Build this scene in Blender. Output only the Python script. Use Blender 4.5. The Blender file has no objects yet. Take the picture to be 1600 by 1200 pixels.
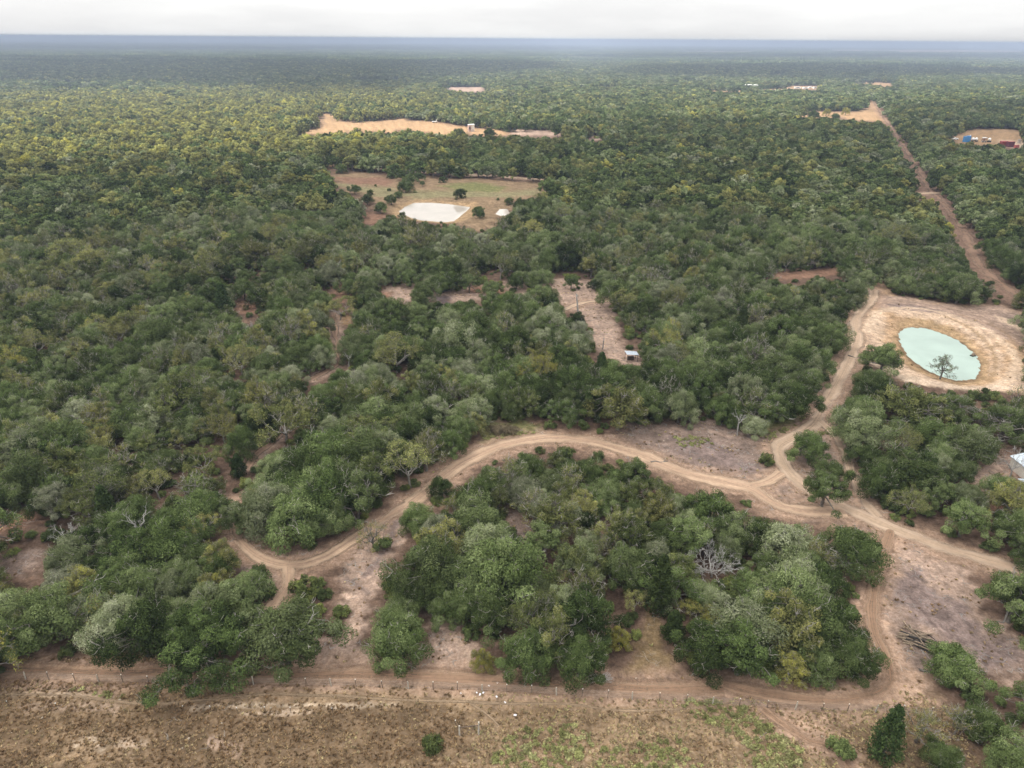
import bpy, math, random
import numpy as np

C = bpy.context.scene.collection
SC = bpy.context.scene
R_ = math.radians
rng = np.random.default_rng(7)
random.seed(7)

# ------------------------------------------------------------------ camera
CAM_H, FPX = 75.0, 1081.0                      # drone height, focal length in pixels of a 1600 px wide frame
PITCH, ROLL = 26.5, 0.42
def cam_axes():
    p, q = R_(PITCH), R_(ROLL)
    f = np.array([0, math.cos(p), -math.sin(p)])
    r0 = np.array([1.0, 0, 0]); u0 = np.array([0, math.sin(p), math.cos(p)])
    r = r0 * math.cos(q) + u0 * math.sin(q)
    u = -r0 * math.sin(q) + u0 * math.cos(q)
    return f, r, u
CF, CR, CU = cam_axes()
CAMP = np.array([0, 0, CAM_H])
def project(P):
    d = np.asarray(P, float) - CAMP
    z = d @ CF
    z = np.where(z < 1, 1, z)
    return 800 + FPX * (d @ CR) / z, 600 - FPX * (d @ CU) / z, z
def G(px, py, z=0.0):
    """ground point seen at a place of the photograph"""
    d = CF + CR * (px - 800) / FPX - CU * (py - 600) / FPX
    t = (z - CAM_H) / d[2]
    P = CAMP + d * t
    return np.array([P[0], P[1]])
def GL(pts, z=0.0):
    return np.array([G(x, y, z) for x, y in pts])
cam = bpy.data.objects.new('camera', bpy.data.cameras.new('camera'))
C.objects.link(cam)
from mathutils import Matrix
M4 = Matrix([[CR[0], CU[0], -CF[0], 0], [CR[1], CU[1], -CF[1], 0], [CR[2], CU[2], -CF[2], CAM_H], [0, 0, 0, 1]])
cam.matrix_world = M4
cam.data.sensor_width = 36; cam.data.lens = 36 * FPX / 1600
cam.data.clip_start = 1; cam.data.clip_end = 150000
SC.camera = cam

# ------------------------------------------------------------------ sky, sun, exposure
SUN_EL, SUN_AZ = 57.0, -100.0                    # azimuth from +Y towards +X
SKY_STRENGTH, SUN_STRENGTH = 0.10, 5.0
w = bpy.data.worlds.new('World'); SC.world = w; w.use_nodes = True
nt = w.node_tree; nt.nodes.clear()
def N(t, typ, **kw):
    n = t.nodes.new(typ)
    for k, v in kw.items():
        if hasattr(n, k): setattr(n, k, v)
        else: n.inputs[k].default_value = v
    return n
sky = N(nt, 'ShaderNodeTexSky', sky_type='NISHITA', sun_disc=False, sun_elevation=R_(SUN_EL), sun_rotation=R_(SUN_AZ), altitude=100, air_density=1.2, dust_density=4.0)
tc = N(nt, 'ShaderNodeTexCoord')
mp = N(nt, 'ShaderNodeMapping'); mp.inputs['Scale'].default_value = (1.2, 1.2, 7)
nz = N(nt, 'ShaderNodeTexNoise'); nz.inputs['Scale'].default_value = 1.6; nz.inputs['Detail'].default_value = 7; nz.inputs['Roughness'].default_value = 0.55
cr = N(nt, 'ShaderNodeValToRGB')
cr.color_ramp.elements[0].position = 0.40; cr.color_ramp.elements[0].color = (4.9, 4.9, 4.92, 1)
cr.color_ramp.elements[1].position = 0.60; cr.color_ramp.elements[1].color = (5.9, 5.9, 5.83, 1)
mx = N(nt, 'ShaderNodeMix', data_type='RGBA'); mx.inputs[0].default_value = 0.9
bg = N(nt, 'ShaderNodeBackground'); bg.inputs['Strength'].default_value = SKY_STRENGTH
out = N(nt, 'ShaderNodeOutputWorld')
L = nt.links.new
L(tc.outputs['Generated'], mp.inputs['Vector']); L(mp.outputs[0], nz.inputs['Vector']); L(nz.outputs[0], cr.inputs[0])
# an overcast sky is brightest overhead (CIE: 1 + 2 sin of the height)
sx = N(nt, 'ShaderNodeSeparateXYZ'); L(tc.outputs['Generated'], sx.inputs[0])
ce = N(nt, 'ShaderNodeMapRange'); ce.inputs[1].default_value = 0; ce.inputs[2].default_value = 1; ce.inputs[3].default_value = 1; ce.inputs[4].default_value = 2.1; L(sx.outputs[2], ce.inputs[0])
cm = N(nt, 'ShaderNodeVectorMath', operation='SCALE'); L(cr.outputs[0], cm.inputs[0]); L(ce.outputs[0], cm.inputs['Scale'])
L(sky.outputs[0], mx.inputs[6]); L(cm.outputs[0], mx.inputs[7]); L(mx.outputs[2], bg.inputs[0]); L(bg.outputs[0], out.inputs[0])
sund = bpy.data.lights.new('sun', 'SUN'); sund.energy = SUN_STRENGTH; sund.angle = R_(0.5); sund.color = (1.0, 0.95, 0.86)
sun = bpy.data.objects.new('sun', sund); C.objects.link(sun)
SUND = np.array([math.sin(R_(SUN_AZ)) * math.cos(R_(SUN_EL)), math.cos(R_(SUN_AZ)) * math.cos(R_(SUN_EL)), math.sin(R_(SUN_EL))])
from mathutils import Vector
sun.rotation_euler = Vector(-SUND).to_track_quat('-Z', 'Y').to_euler()
SC.view_settings.view_transform = 'Standard'; SC.view_settings.look = 'None'
SC.view_settings.exposure = 1.0; SC.view_settings.gamma = 1.0; SC.view_settings.use_curve_mapping = False
cy = SC.cycles
cy.max_bounces = 5; cy.diffuse_bounces = 3; cy.glossy_bounces = 2; cy.transmission_bounces = 3; cy.transparent_max_bounces = 8; cy.volume_bounces = 0
cy.caustics_reflective = False; cy.caustics_refractive = False
cy.use_denoising = True; cy.denoiser = 'OPENIMAGEDENOISE'; cy.denoising_input_passes = 'RGB_ALBEDO_NORMAL'; cy.denoising_prefilter = 'ACCURATE'

# ------------------------------------------------------------------ helpers
def tag(o, label=None, cat=None, group=None, kind=None):
    if label: o['label'] = label
    if cat: o['category'] = cat
    if group: o['group'] = group
    if kind: o['kind'] = kind
    return o
def mesh(name, V, F, mats=(), mi=None, smooth=False, attrs=None):
    me = bpy.data.meshes.new(name)
    V = np.asarray(V, np.float32)
    if isinstance(F, np.ndarray):
        n, k = F.shape
        me.vertices.add(len(V)); me.vertices.foreach_set('co', V.ravel())
        me.loops.add(n * k); me.loops.foreach_set('vertex_index', F.astype(np.int32).ravel())
        me.polygons.add(n); me.polygons.foreach_set('loop_start', np.arange(0, n * k, k, dtype=np.int32))
        me.update(calc_edges=True)
    else:
        me.from_pydata([tuple(map(float, v)) for v in V], [], [tuple(map(int, f)) for f in F])
    for m in mats: me.materials.append(m)
    if mi is not None: me.polygons.foreach_set('material_index', np.asarray(mi, np.int32))
    if smooth: me.polygons.foreach_set('use_smooth', np.ones(len(me.polygons), bool))
    for an, (typ, dom, arr) in (attrs or {}).items():
        a = me.attributes.new(an, typ, dom)
        a.data.foreach_set('color' if typ == 'FLOAT_COLOR' else ('vector' if typ == 'FLOAT_VECTOR' else 'value'), np.asarray(arr, np.float32 if typ != 'INT' else np.int32).ravel())
    me.update()
    return me
def obj(name, me, parent=None, loc=None):
    o = bpy.data.objects.new(name, me); C.objects.link(o)
    if parent is not None: o.parent = parent
    if loc is not None: o.location = loc
    return o
def empty(name, loc, rz=0.0, sc=(1, 1, 1)):
    o = bpy.data.objects.new(name, None); C.objects.link(o)
    o.location = loc; o.rotation_euler = (0, 0, rz); o.scale = sc; o.empty_display_size = 0.5
    return o
class MB:
    """collects shapes for ONE mesh object"""
    def __init__(s): s.V = []; s.F = []
    def box(s, c, sz, rz=0.0, rx=0.0):
        n = len(s.V); a, b = math.cos(rz), math.sin(rz); ca, sa = math.cos(rx), math.sin(rx)
        for dz in (-.5, .5):
            for dx, dy in ((-.5, -.5), (.5, -.5), (.5, .5), (-.5, .5)):
                x, y, z = dx * sz[0], dy * sz[1], dz * sz[2]
                y, z = y * ca - z * sa, y * sa + z * ca
                s.V.append((c[0] + x * a - y * b, c[1] + x * b + y * a, c[2] + z))
        for f in ((3, 2, 1, 0), (4, 5, 6, 7), (0, 1, 5, 4), (1, 2, 6, 5), (2, 3, 7, 6), (3, 0, 4, 7)):
            s.F.append(tuple(n + i for i in f))
        return s
    def tube(s, pts, rad, sides=6, cap=True):
        V, F = tube_np(np.asarray(pts, float), np.asarray(rad, float), sides)
        n = len(s.V); s.V += [tuple(v) for v in V]; s.F += [tuple(n + i for i in f) for f in F]
        if cap:
            s.F.append(tuple(n + i for i in reversed(range(sides)))); s.F.append(tuple(len(s.V) - sides + i for i in range(sides)))
        return s
    def lathe(s, c, prof, sides=16):
        n = len(s.V)
        for r, z in prof:
            for k in range(sides):
                a = 2 * math.pi * k / sides
                s.V.append((c[0] + r * math.cos(a), c[1] + r * math.sin(a), c[2] + z))
        for i in range(len(prof) - 1):
            for k in range(sides):
                k2 = (k + 1) % sides
                s.F.append((n + i * sides + k, n + i * sides + k2, n + (i + 1) * sides + k2, n + (i + 1) * sides + k))
        return s
    def build(s, name, mat, parent=None, loc=None, smooth=False):
        return obj(name, mesh(name, s.V, s.F, [mat], smooth=smooth), parent, loc)
def tube_np(pts, rad, sides=5):
    n = len(pts)
    t = np.gradient(pts, axis=0); t /= np.linalg.norm(t, axis=1)[:, None] + 1e-9
    ref = np.where(np.abs(t[:, 2:3]) > 0.9, [[1.0, 0, 0]], [[0, 0, 1.0]])
    a = np.cross(t, ref); a /= np.linalg.norm(a, axis=1)[:, None] + 1e-9
    b = np.cross(t, a)
    an = np.arange(sides) * 2 * math.pi / sides
    V = pts[:, None] + rad[:, None, None] * (a[:, None] * np.cos(an)[None, :, None] + b[:, None] * np.sin(an)[None, :, None])
    V = V.reshape(-1, 3)
    i = np.arange(n - 1)[:, None] * sides; k = np.arange(sides)[None]; k2 = (k + 1) % sides
    F = np.stack([i + k, i + k2, i + sides + k2, i + sides + k], -1).reshape(-1, 4)
    return V, F

def mat(name):
    m = bpy.data.materials.new(name); m.use_nodes = True
    t = m.node_tree; t.nodes.clear()
    return m, t, t.links.new
def simple(name, col, rough=0.7, metal=0.0, var=0.12, scale=3.0, spec=0.3, bump=0.0):
    m, t, l = mat(name)
    o = N(t, 'ShaderNodeOutputMaterial'); b = N(t, 'ShaderNodeBsdfPrincipled')
    b.inputs['Roughness'].default_value = rough; b.inputs['Metallic'].default_value = metal; b.inputs['Specular IOR Level'].default_value = spec
    tcn = N(t, 'ShaderNodeTexCoord'); n = N(t, 'ShaderNodeTexNoise'); n.inputs['Scale'].default_value = scale; n.inputs['Detail'].default_value = 5
    r = N(t, 'ShaderNodeValToRGB')
    r.color_ramp.elements[0].color = tuple(c * (1 - var * 1.6) for c in col) + (1,); r.color_ramp.elements[1].color = tuple(min(1, c * (1 + var)) for c in col) + (1,)
    r.color_ramp.elements[0].position = 0.3; r.color_ramp.elements[1].position = 0.7
    l(tcn.outputs['Object'], n.inputs['Vector']); l(n.outputs[0], r.inputs[0]); l(r.outputs[0], b.inputs['Base Color'])
    if bump:
        bp = N(t, 'ShaderNodeBump'); bp.inputs['Strength'].default_value = bump; bp.inputs['Distance'].default_value = 0.1
        l(n.outputs[0], bp.inputs['Height']); l(bp.outputs[0], b.inputs['Normal'])
    l(b.outputs[0], o.inputs[0])
    return m

def noise(t, l, src, sc, det=4, rough=.6, dist=0.0):
    n = N(t, 'ShaderNodeTexNoise'); n.inputs['Scale'].default_value = sc; n.inputs['Detail'].default_value = det; n.inputs['Roughness'].default_value = rough; n.inputs['Distortion'].default_value = dist
    l(src, n.inputs['Vector']); return n
def mrange(t, l, src, a, b, c, d):
    n = N(t, 'ShaderNodeMapRange'); n.inputs[1].default_value = a; n.inputs[2].default_value = b; n.inputs[3].default_value = c; n.inputs[4].default_value = d
    l(src, n.inputs[0]); return n
def leaf_mat(name, stops, trans=0.10, spread=0.22):
    """leaf colour runs along the tree's own tone; every clump and spray of leaves differs a little"""
    m, t, l = mat(name)
    o = N(t, 'ShaderNodeOutputMaterial')
    at = N(t, 'ShaderNodeAttribute', attribute_type='INSTANCER', attribute_name='tone')
    ti = N(t, 'ShaderNodeAttribute', attribute_type='GEOMETRY', attribute_name='tint')
    r = N(t, 'ShaderNodeValToRGB'); e = r.color_ramp.elements
    e[0].position = stops[0][0]; e[0].color = stops[0][1] + (1,)
    e[1].position = stops[-1][0]; e[1].color = stops[-1][1] + (1,)
    for p, c in stops[1:-1]:
        k = e.new(p); k.color = c + (1,)
    ad = N(t, 'ShaderNodeMath', operation='MULTIPLY_ADD'); ad.inputs[1].default_value = spread; l(ti.outputs['Fac'], ad.inputs[0]); l(at.outputs['Fac'], ad.inputs[2])
    l(ad.outputs[0], r.inputs[0])
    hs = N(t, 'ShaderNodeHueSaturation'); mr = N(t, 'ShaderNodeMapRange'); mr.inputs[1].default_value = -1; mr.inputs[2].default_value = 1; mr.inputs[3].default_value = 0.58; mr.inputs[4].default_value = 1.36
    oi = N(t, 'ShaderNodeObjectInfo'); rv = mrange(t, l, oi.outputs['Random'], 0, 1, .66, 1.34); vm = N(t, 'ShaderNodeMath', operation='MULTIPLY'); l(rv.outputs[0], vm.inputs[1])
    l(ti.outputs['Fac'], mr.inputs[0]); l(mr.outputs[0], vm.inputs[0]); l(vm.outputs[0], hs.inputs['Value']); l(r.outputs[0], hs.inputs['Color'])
    d = N(t, 'ShaderNodeBsdfDiffuse'); tr = N(t, 'ShaderNodeBsdfTranslucent'); ms = N(t, 'ShaderNodeMixShader'); ms.inputs[0].default_value = trans
    l(hs.outputs[0], d.inputs[0]); l(hs.outputs[0], tr.inputs[0]); l(d.outputs[0], ms.inputs[1]); l(tr.outputs[0], ms.inputs[2]); l(ms.outputs[0], o.inputs[0])
    return m
def bark_mat(name, c0, c1):
    m, t, l = mat(name)
    o = N(t, 'ShaderNodeOutputMaterial'); d = N(t, 'ShaderNodeBsdfDiffuse')
    ti = N(t, 'ShaderNodeAttribute', attribute_type='GEOMETRY', attribute_name='tint')
    n = N(t, 'ShaderNodeTexNoise'); n.inputs['Scale'].default_value = 2.5; tcn = N(t, 'ShaderNodeTexCoord'); l(tcn.outputs['Object'], n.inputs['Vector'])
    ad = N(t, 'ShaderNodeMath', operation='MULTIPLY_ADD'); ad.inputs[1].default_value = 0.6; l(n.outputs[0], ad.inputs[0]); l(ti.outputs['Fac'], ad.inputs[2])
    r = N(t, 'ShaderNodeValToRGB'); r.color_ramp.elements[0].position = 0.1; r.color_ramp.elements[1].position = 1.2 if False else 1.0
    r.color_ramp.elements[0].color = c0 + (1,); r.color_ramp.elements[1].color = c1 + (1,)
    l(ad.outputs[0], r.inputs[0]); l(r.outputs[0], d.inputs[0]); l(d.outputs[0], o.inputs[0])
    return m
M_OAK = leaf_mat('oak_leaves', [(0.0, (.030, .045, .015)), (0.3, (.078, .110, .036)), (0.6, (.140, .173, .074)), (1.0, (.23, .24, .165))])
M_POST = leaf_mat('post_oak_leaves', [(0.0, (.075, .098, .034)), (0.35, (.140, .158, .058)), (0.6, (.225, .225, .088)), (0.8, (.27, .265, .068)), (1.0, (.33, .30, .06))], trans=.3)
M_CEDAR = leaf_mat('cedar_needles', [(0.0, (.026, .044, .016)), (1.0, (.085, .11, .035))], trans=.1)
M_SHRUB = leaf_mat('shrub_leaves', [(0.0, (.050, .070, .028)), (0.5, (.095, .12, .042)), (0.8, (.15, .17, .048)), (1.0, (.23, .22, .045))])
M_BARK = bark_mat('oak_bark', (.075, .062, .052), (.33, .315, .29))
M_DEAD = bark_mat('bleached_wood', (.17, .162, .152), (.39, .38, .365))
M_GRASS = leaf_mat('grass_blades', [(0.0, (.22, .142, .078)), (0.35, (.40, .30, .18)), (0.6, (.50, .42, .25)), (0.8, (.34, .33, .13)), (1.0, (.28, .33, .11))], trans=.35, spread=.1)

# ------------------------------------------------------------------ layout of the place, read off the photograph and laid on the ground
# roads: (name, pixels along the middle, width in metres)
ROADS = [
    ('sand_road', [(1366, 452), (1362, 470), (1346, 488), (1336, 508), (1337, 535), (1330, 560), (1312, 592), (1290, 630), (1270, 664), (1238, 685), (1218, 697), (1220, 716), (1232, 737), (1254, 757), (1285, 776), (1320, 793), (1365, 813), (1415, 834), (1470, 854), (1530, 872), (1600, 890), (1680, 905)], 4.2),
    ('sand_road', [(1278, 655), (1300, 675), (1318, 702), (1332, 740), (1345, 775), (1372, 808)], 2.6),
    ('dirt_track', [(640, 788), (668, 766), (692, 745), (722, 723), (762, 705), (802, 692), (845, 685), (890, 685), (935, 692), (1000, 711), (1036, 727), (1072, 740), (1115, 750), (1172, 762), (1212, 788), (1262, 799), (1320, 800)], 4.6),
    ('dirt_track', [(1172, 760), (1200, 752), (1222, 738)], 3.0),
    ('dirt_track', [(364, 782), (359, 800), (362, 820), (373, 842), (394, 863), (424, 879), (464, 883), (508, 871), (560, 837), (602, 809), (640, 788)], 2.7),
    ('dirt_track', [(451, 886), (449, 915), (424, 948), (405, 985), (392, 1030)], 2.8),
    ('farm_track', [(-60, 1044), (0, 1047), (60, 1047), (130, 1051), (200, 1053), (262, 1050), (330, 1055), (420, 1056), (560, 1054), (700, 1060), (840, 1068), (980, 1076), (1130, 1078)], 3.2),
    ('farm_track', [(1130, 1070), (1165, 1078), (1215, 1088), (1270, 1093), (1338, 1092), (1386, 1074), (1392, 1048), (1383, 1022), (1368, 992), (1362, 955), (1368, 915), (1378, 872), (1392, 828)], 2.6),
    ('farm_track', [(1192, 1108), (1232, 1137), (1266, 1158), (1302, 1168), (1324, 1192), (1345, 1230)], 1.8),
    ('foot_path', [(20, 1085), (95, 1086), (175, 1095), (260, 1099), (385, 1088), (437, 1085), (537, 1088), (618, 1093), (716, 1097), (817, 1100), (870, 1100), (915, 1104), (975, 1111), (1060, 1108), (1150, 1100)], 0.5),
    ('foot_path', [(735, 1100), (760, 1115), (780, 1135)], 0.45),
    ('pipeline_cut', [(1600, 470), (1562, 440), (1530, 412), (1507, 363), (1489, 334), (1475, 317), (1451, 293), (1440, 270), (1428, 250), (1405, 217), (1396, 203), (1381, 182), (1367, 160)], 6.0),
    ('sand_road', [(1420, 304), (1450, 302), (1480, 301)], 5.0),
    ('forest_path', [(521, 490), (524, 524), (532, 562), (512, 578), (485, 594)], 2.4),
    ('forest_path', [(452, 668), (432, 686), (400, 710), (386, 732)], 1.8),
    ('sand_road', [(500, 252), (530, 256), (600, 264), (680, 270), (770, 275), (850, 281)], 6.0),
    ('sand_road', [(880, 484), (915, 472), (952, 470)], 3.0),
]
SAND = (.385, .285, .205); SOIL = (.258, .186, .145); LITT = (.160, .118, .097); RUST = (.125, .086, .052); TAN = (.185, .130, .080)
PURP = (.150, .112, .100); OLIV = (.13, .13, .055); FLOOR = (.10, .066, .048); REDD = (.17, .10, .068); GOLD = (.26, .178, .10); PALE = (.25, .162, .090)
# open ground: (pixels round it, colour, feather in m, trees keep off)
AREAS = [
    ([(-200, 1035), (130, 1028), (235, 1025), (300, 1050), (560, 1045), (745, 1052), (960, 1064), (1150, 1070), (1372, 1075), (1440, 1085), (1500, 1110), (1560, 1300), (-300, 1300)], RUST, 2.0, 1),
    ([(350, 1062), (700, 1066), (1000, 1078), (1000, 1112), (800, 1112), (560, 1102), (350, 1098)], TAN, 2.5, 0),
    ([(740, 1130), (900, 1110), (1060, 1105), (1180, 1110), (1260, 1175), (1280, 1230), (720, 1230)], TAN, 3.0, 0),
    ([(-40, 1080), (180, 1085), (180, 1110), (-40, 1112)], TAN, 1.5, 0),
    ([(90, 1140), (230, 1140), (230, 1175), (90, 1190)], TAN, 1.5, 0),
    ([(540, 880), (560, 845), (640, 792), (652, 802), (630, 848), (605, 870), (590, 920), (570, 972), (560, 1012), (610, 1042), (655, 1036), (668, 1000), (676, 930), (694, 950), (722, 985), (744, 1010), (746, 1055), (480, 1060), (470, 1040), (545, 985), (535, 930)], SOIL, 1.2, 1),
    ([(405, 1060), (415, 1015), (545, 990), (580, 1040), (580, 1068)], SOIL, 1.5, 1),
    ([(370, 850), (430, 870), (500, 868), (555, 838), (540, 850), (480, 862), (420, 858), (385, 830), (380, 815)], LITT, 1.0, 1),
    ([(355, 870), (420, 890), (450, 890), (440, 930), (420, 950), (400, 985), (385, 960), (385, 920)], LITT, 1.2, 0),
    ([(1365, 855), (1368, 900), (1356, 960), (1374, 1052), (1420, 1080), (1460, 1055), (1505, 1035), (1560, 1060), (1700, 1050), (1700, 1000), (1592, 992), (1540, 962), (1515, 905), (1508, 885), (1440, 860), (1385, 835)], SOIL, 1.5, 1),
    ([(1385, 905), (1410, 888), (1440, 895), (1470, 930), (1510, 945), (1540, 985), (1590, 1010), (1600, 1040), (1545, 1050), (1480, 1000), (1400, 950)], PURP, 1.5, 0),
    ([(1370, 935), (1390, 955), (1470, 1005), (1490, 1050), (1430, 1060), (1390, 1000)], LITT, 1.5, 0),
    ([(985, 660), (1012, 664), (1130, 658), (1200, 676), (1242, 664), (1268, 640), (1312, 570), (1330, 520), (1335, 492), (1358, 448), (1376, 443), (1392, 466), (1350, 535), (1345, 575), (1318, 620), (1302, 655), (1340, 735), (1375, 805), (1500, 862), (1510, 880), (1440, 858), (1370, 835), (1330, 815), (1260, 815), (1215, 800), (1165, 772), (1110, 745), (1060, 734), (1000, 714), (935, 692)], LITT, 1.5, 1),
    ([(1045, 680), (1120, 690), (1190, 735), (1150, 745), (1060, 715)], PURP, 1.5, 0),
    ([(1262, 655), (1300, 655), (1345, 675), (1375, 690), (1362, 712), (1325, 705), (1345, 760), (1380, 812), (1330, 790), (1310, 720), (1285, 690)], SOIL, 1.2, 0),
    ([(1332, 500), (1358, 446), (1378, 443), (1400, 464), (1470, 474), (1560, 478), (1640, 500), (1700, 640), (1560, 616), (1500, 612), (1455, 606), (1410, 600), (1385, 582), (1366, 572), (1350, 545)], (.30, .20, .12), 2.0, 1),
    ([(1360, 452), (1400, 464), (1470, 474), (1560, 478), (1640, 500), (1640, 560), (1570, 540), (1500, 508), (1430, 492), (1370, 485)], SOIL, 2.5, 0),
    ([(1395, 535), (1402, 505), (1430, 497), (1475, 508), (1520, 535), (1545, 570), (1538, 600), (1500, 606), (1460, 598), (1420, 575)], GOLD, 1.0, 0),
    ([(1340, 520), (1362, 492), (1378, 490), (1385, 510), (1378, 540), (1392, 565), (1440, 590), (1500, 612), (1560, 610), (1590, 580), (1640, 590), (1640, 622), (1560, 618), (1480, 612), (1420, 604), (1380, 580), (1362, 560), (1345, 548)], SAND, 1.3, 0),
    ([(1378, 490), (1400, 486), (1450, 490), (1500, 505), (1545, 530), (1568, 562), (1560, 590), (1548, 586), (1552, 562), (1530, 538), (1490, 514), (1440, 500), (1400, 497)], SAND, 1.2, 0),
    ([(1376, 478), (1420, 480), (1470, 490), (1468, 496), (1410, 490)], PURP, 1.0, 0),
    ([(1560, 490), (1640, 505), (1640, 530), (1580, 512)], LITT, 2.0, 0),
    ([(1402, 526), (1406, 511), (1424, 508), (1444, 509), (1467, 515), (1495, 527), (1514, 540), (1528, 553), (1535, 567), (1534, 583), (1526, 595), (1508, 599), (1488, 597), (1470, 592), (1450, 585), (1429, 571), (1416, 560), (1407, 545)], (.155, .102, .06), .5, 0),
    ([(958, 546), (1006, 548), (1010, 572), (966, 570)], SOIL, 1.0, 1),
    ([(1528, 706), (1600, 704), (1640, 720), (1640, 782), (1588, 786), (1540, 764)], SOIL, 1.5, 1),
    ([(1150, 1072), (1240, 1082), (1340, 1080), (1375, 1062), (1376, 1010), (1356, 960), (1364, 900), (1395, 840), (1410, 850), (1384, 920), (1384, 965), (1400, 1010), (1440, 1055), (1470, 1090), (1440, 1110), (1330, 1112), (1220, 1104)], (.285, .195, .138), 1.6, 0),
    ([(1215, 1110), (1290, 1118), (1330, 1150), (1345, 1200), (1320, 1230), (1296, 1175), (1240, 1150)], (.27, .185, .13), 1.5, 0),
    ([(1480, 790), (1530, 760), (1600, 700), (1640, 720), (1640, 800), (1540, 800), (1500, 810)], REDD, 2.0, 0),
    ([(1520, 750), (1545, 715), (1585, 720), (1585, 750), (1540, 780)], SOIL, 1.5, 1),
    ([(510, 274), (555, 268), (612, 276), (665, 275), (688, 279), (760, 280), (850, 287), (857, 297), (845, 307), (805, 314), (798, 323), (790, 338), (768, 356), (725, 362), (712, 350), (650, 346), (617, 340), (600, 336), (590, 320), (565, 305), (535, 296)], TAN, 5.0, 1),
    ([(520, 276), (612, 278), (612, 290), (560, 300)], REDD, 4.0, 0),
    ([(560, 334), (600, 336), (600, 348), (570, 354)], REDD, 3.0, 1),
    ([(515, 285), (560, 290), (610, 292), (620, 300), (690, 298), (780, 300), (840, 296), (846, 304), (770, 310), (680, 312), (600, 310), (560, 300)], (.175, .155, .085), 4.0, 0),
    ([(690, 290), (740, 284), (790, 292), (780, 300), (720, 300)], OLIV, 4.0, 0),
    ([(612, 340), (618, 322), (650, 312), (745, 318), (752, 336), (720, 350), (690, 352)], GOLD, 1.5, 0),
    ([(460, 209), (508, 196), (500, 180), (440, 178), (520, 179), (528, 190), (560, 192), (622, 186), (684, 190), (720, 197), (745, 200), (765, 202), (800, 205), (792, 211), (745, 212), (722, 207), (690, 210), (640, 203), (600, 206), (545, 206), (490, 212)], PALE, 6.0, 1),
    ([(796, 202), (880, 206), (880, 214), (800, 212)], SOIL, 6.0, 1),
    ([(920, 213), (944, 212), (944, 220), (920, 220)], SOIL, 6.0, 1),
    ([(506, 250), (526, 250), (526, 262), (508, 264)], PALE, 3.0, 1),
    ([(520, 440), (600, 434), (740, 440), (860, 444), (905, 438), (944, 430), (936, 455), (952, 466), (962, 500), (966, 540), (990, 556), (972, 563), (932, 548), (922, 505), (893, 482), (868, 470), (700, 470), (640, 466), (585, 462)], SOIL, 2.5, 0),
    ([(880, 462), (935, 455), (955, 466), (960, 500), (968, 545), (985, 556), (960, 560), (932, 545), (926, 510), (905, 488), (880, 482)], SOIL, 1.5, 1),
    ([(596, 446), (640, 442), (648, 472), (606, 474)], SOIL, 1.5, 1),
    ([(700, 458), (735, 450), (742, 470), (704, 472)], SOIL, 1.5, 1),
    ([(520, 446), (545, 442), (552, 470), (528, 474)], REDD, 1.5, 1),
    ([(862, 436), (884, 434), (890, 460), (868, 462)], SOIL, 1.5, 1),
    ([(672, 462), (705, 462), (700, 473), (680, 475)], (.09, .07, .07), 1.5, 1),
    ([(730, 446), (790, 448), (800, 462), (730, 458)], REDD, 1.5, 1),
    ([(520, 446), (580, 440), (612, 460), (600, 470), (560, 466)], REDD, 2.0, 0),
    ([(500, 492), (555, 495), (550, 508), (510, 505)], PALE, 1.5, 1),
    ([(368, 476), (400, 462), (410, 474), (396, 490), (368, 492)], REDD, 2.0, 1),
    ([(150, 418), (190, 412), (195, 430), (160, 435)], REDD, 2.0, 0),
    ([(95, 492), (150, 492), (200, 488), (240, 490), (240, 500), (150, 500), (95, 502)], REDD, 2.0, 0),
    ([(1195, 428), (1320, 418), (1325, 430), (1200, 440)], REDD, 2.0, 1),
    ([(1200, 428), (1310, 422), (1310, 427), (1200, 434)], REDD, 2.0, 1),
    ([(0, 795), (48, 790), (60, 815), (20, 830), (-30, 830)], REDD, 1.5, 1),
    ([(0, 870), (62, 862), (70, 885), (20, 900), (-30, 905)], LITT, 1.5, 1),
    ([(120, 850), (150, 852), (150, 862), (120, 862)], LITT, 1.5, 0),
    ([(790, 800), (805, 795), (850, 840), (858, 870), (840, 872), (800, 845)], LITT, 1.0, 1),
    ([(1012, 945), (1024, 940), (1030, 985), (1052, 1045), (1020, 1058), (985, 1050), (990, 1020), (1008, 985)], (.135, .095, .052), 1.2, 0),
    ([(1014, 948), (1022, 944), (1026, 985), (1040, 1040), (1016, 1052), (1004, 1030), (1012, 985)], (.135, .095, .052), 1.0, 1),
    ([(765, 660), (830, 655), (845, 676), (800, 690), (750, 690)], (.10, .10, .04), 1.5, 1),
    ([(1160, 655), (1235, 645), (1255, 655), (1240, 668), (1200, 672)], (.15, .15, .06), 1.5, 0),
    ([(1241, 182), (1265, 175), (1326, 175), (1355, 171), (1358, 156), (1370, 159), (1382, 182), (1391, 192), (1343, 190), (1314, 185)], PALE, 8.0, 1),
    ([(1470, 213), (1500, 210), (1518, 202), (1560, 201), (1620, 206), (1620, 234), (1580, 229), (1530, 228), (1500, 224)], PALE, 6.0, 1),
    ([(1560, 218), (1620, 222), (1620, 232), (1570, 228)], SAND, 5.0, 0),
    ([(1104, 141), (1165, 141), (1166, 145), (1110, 145)], PALE, 10, 1),
    ([(1185, 136), (1280, 134), (1282, 140), (1190, 141)], PALE, 10, 1),
    ([(1070, 123), (1100, 124), (1100, 127), (1072, 127)], SOIL, 10, 1),
    ([(1205, 115), (1225, 114), (1222, 118)], PALE, 10, 1),
    ([(1325, 126), (1396, 130), (1400, 137), (1345, 131)], PALE, 10, 1),
    ([(690, 136), (760, 137), (762, 145), (700, 142)], SOIL, 12, 1),
    ([(548, 121), (625, 122), (625, 125), (550, 125)], SOIL, 12, 1),
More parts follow.
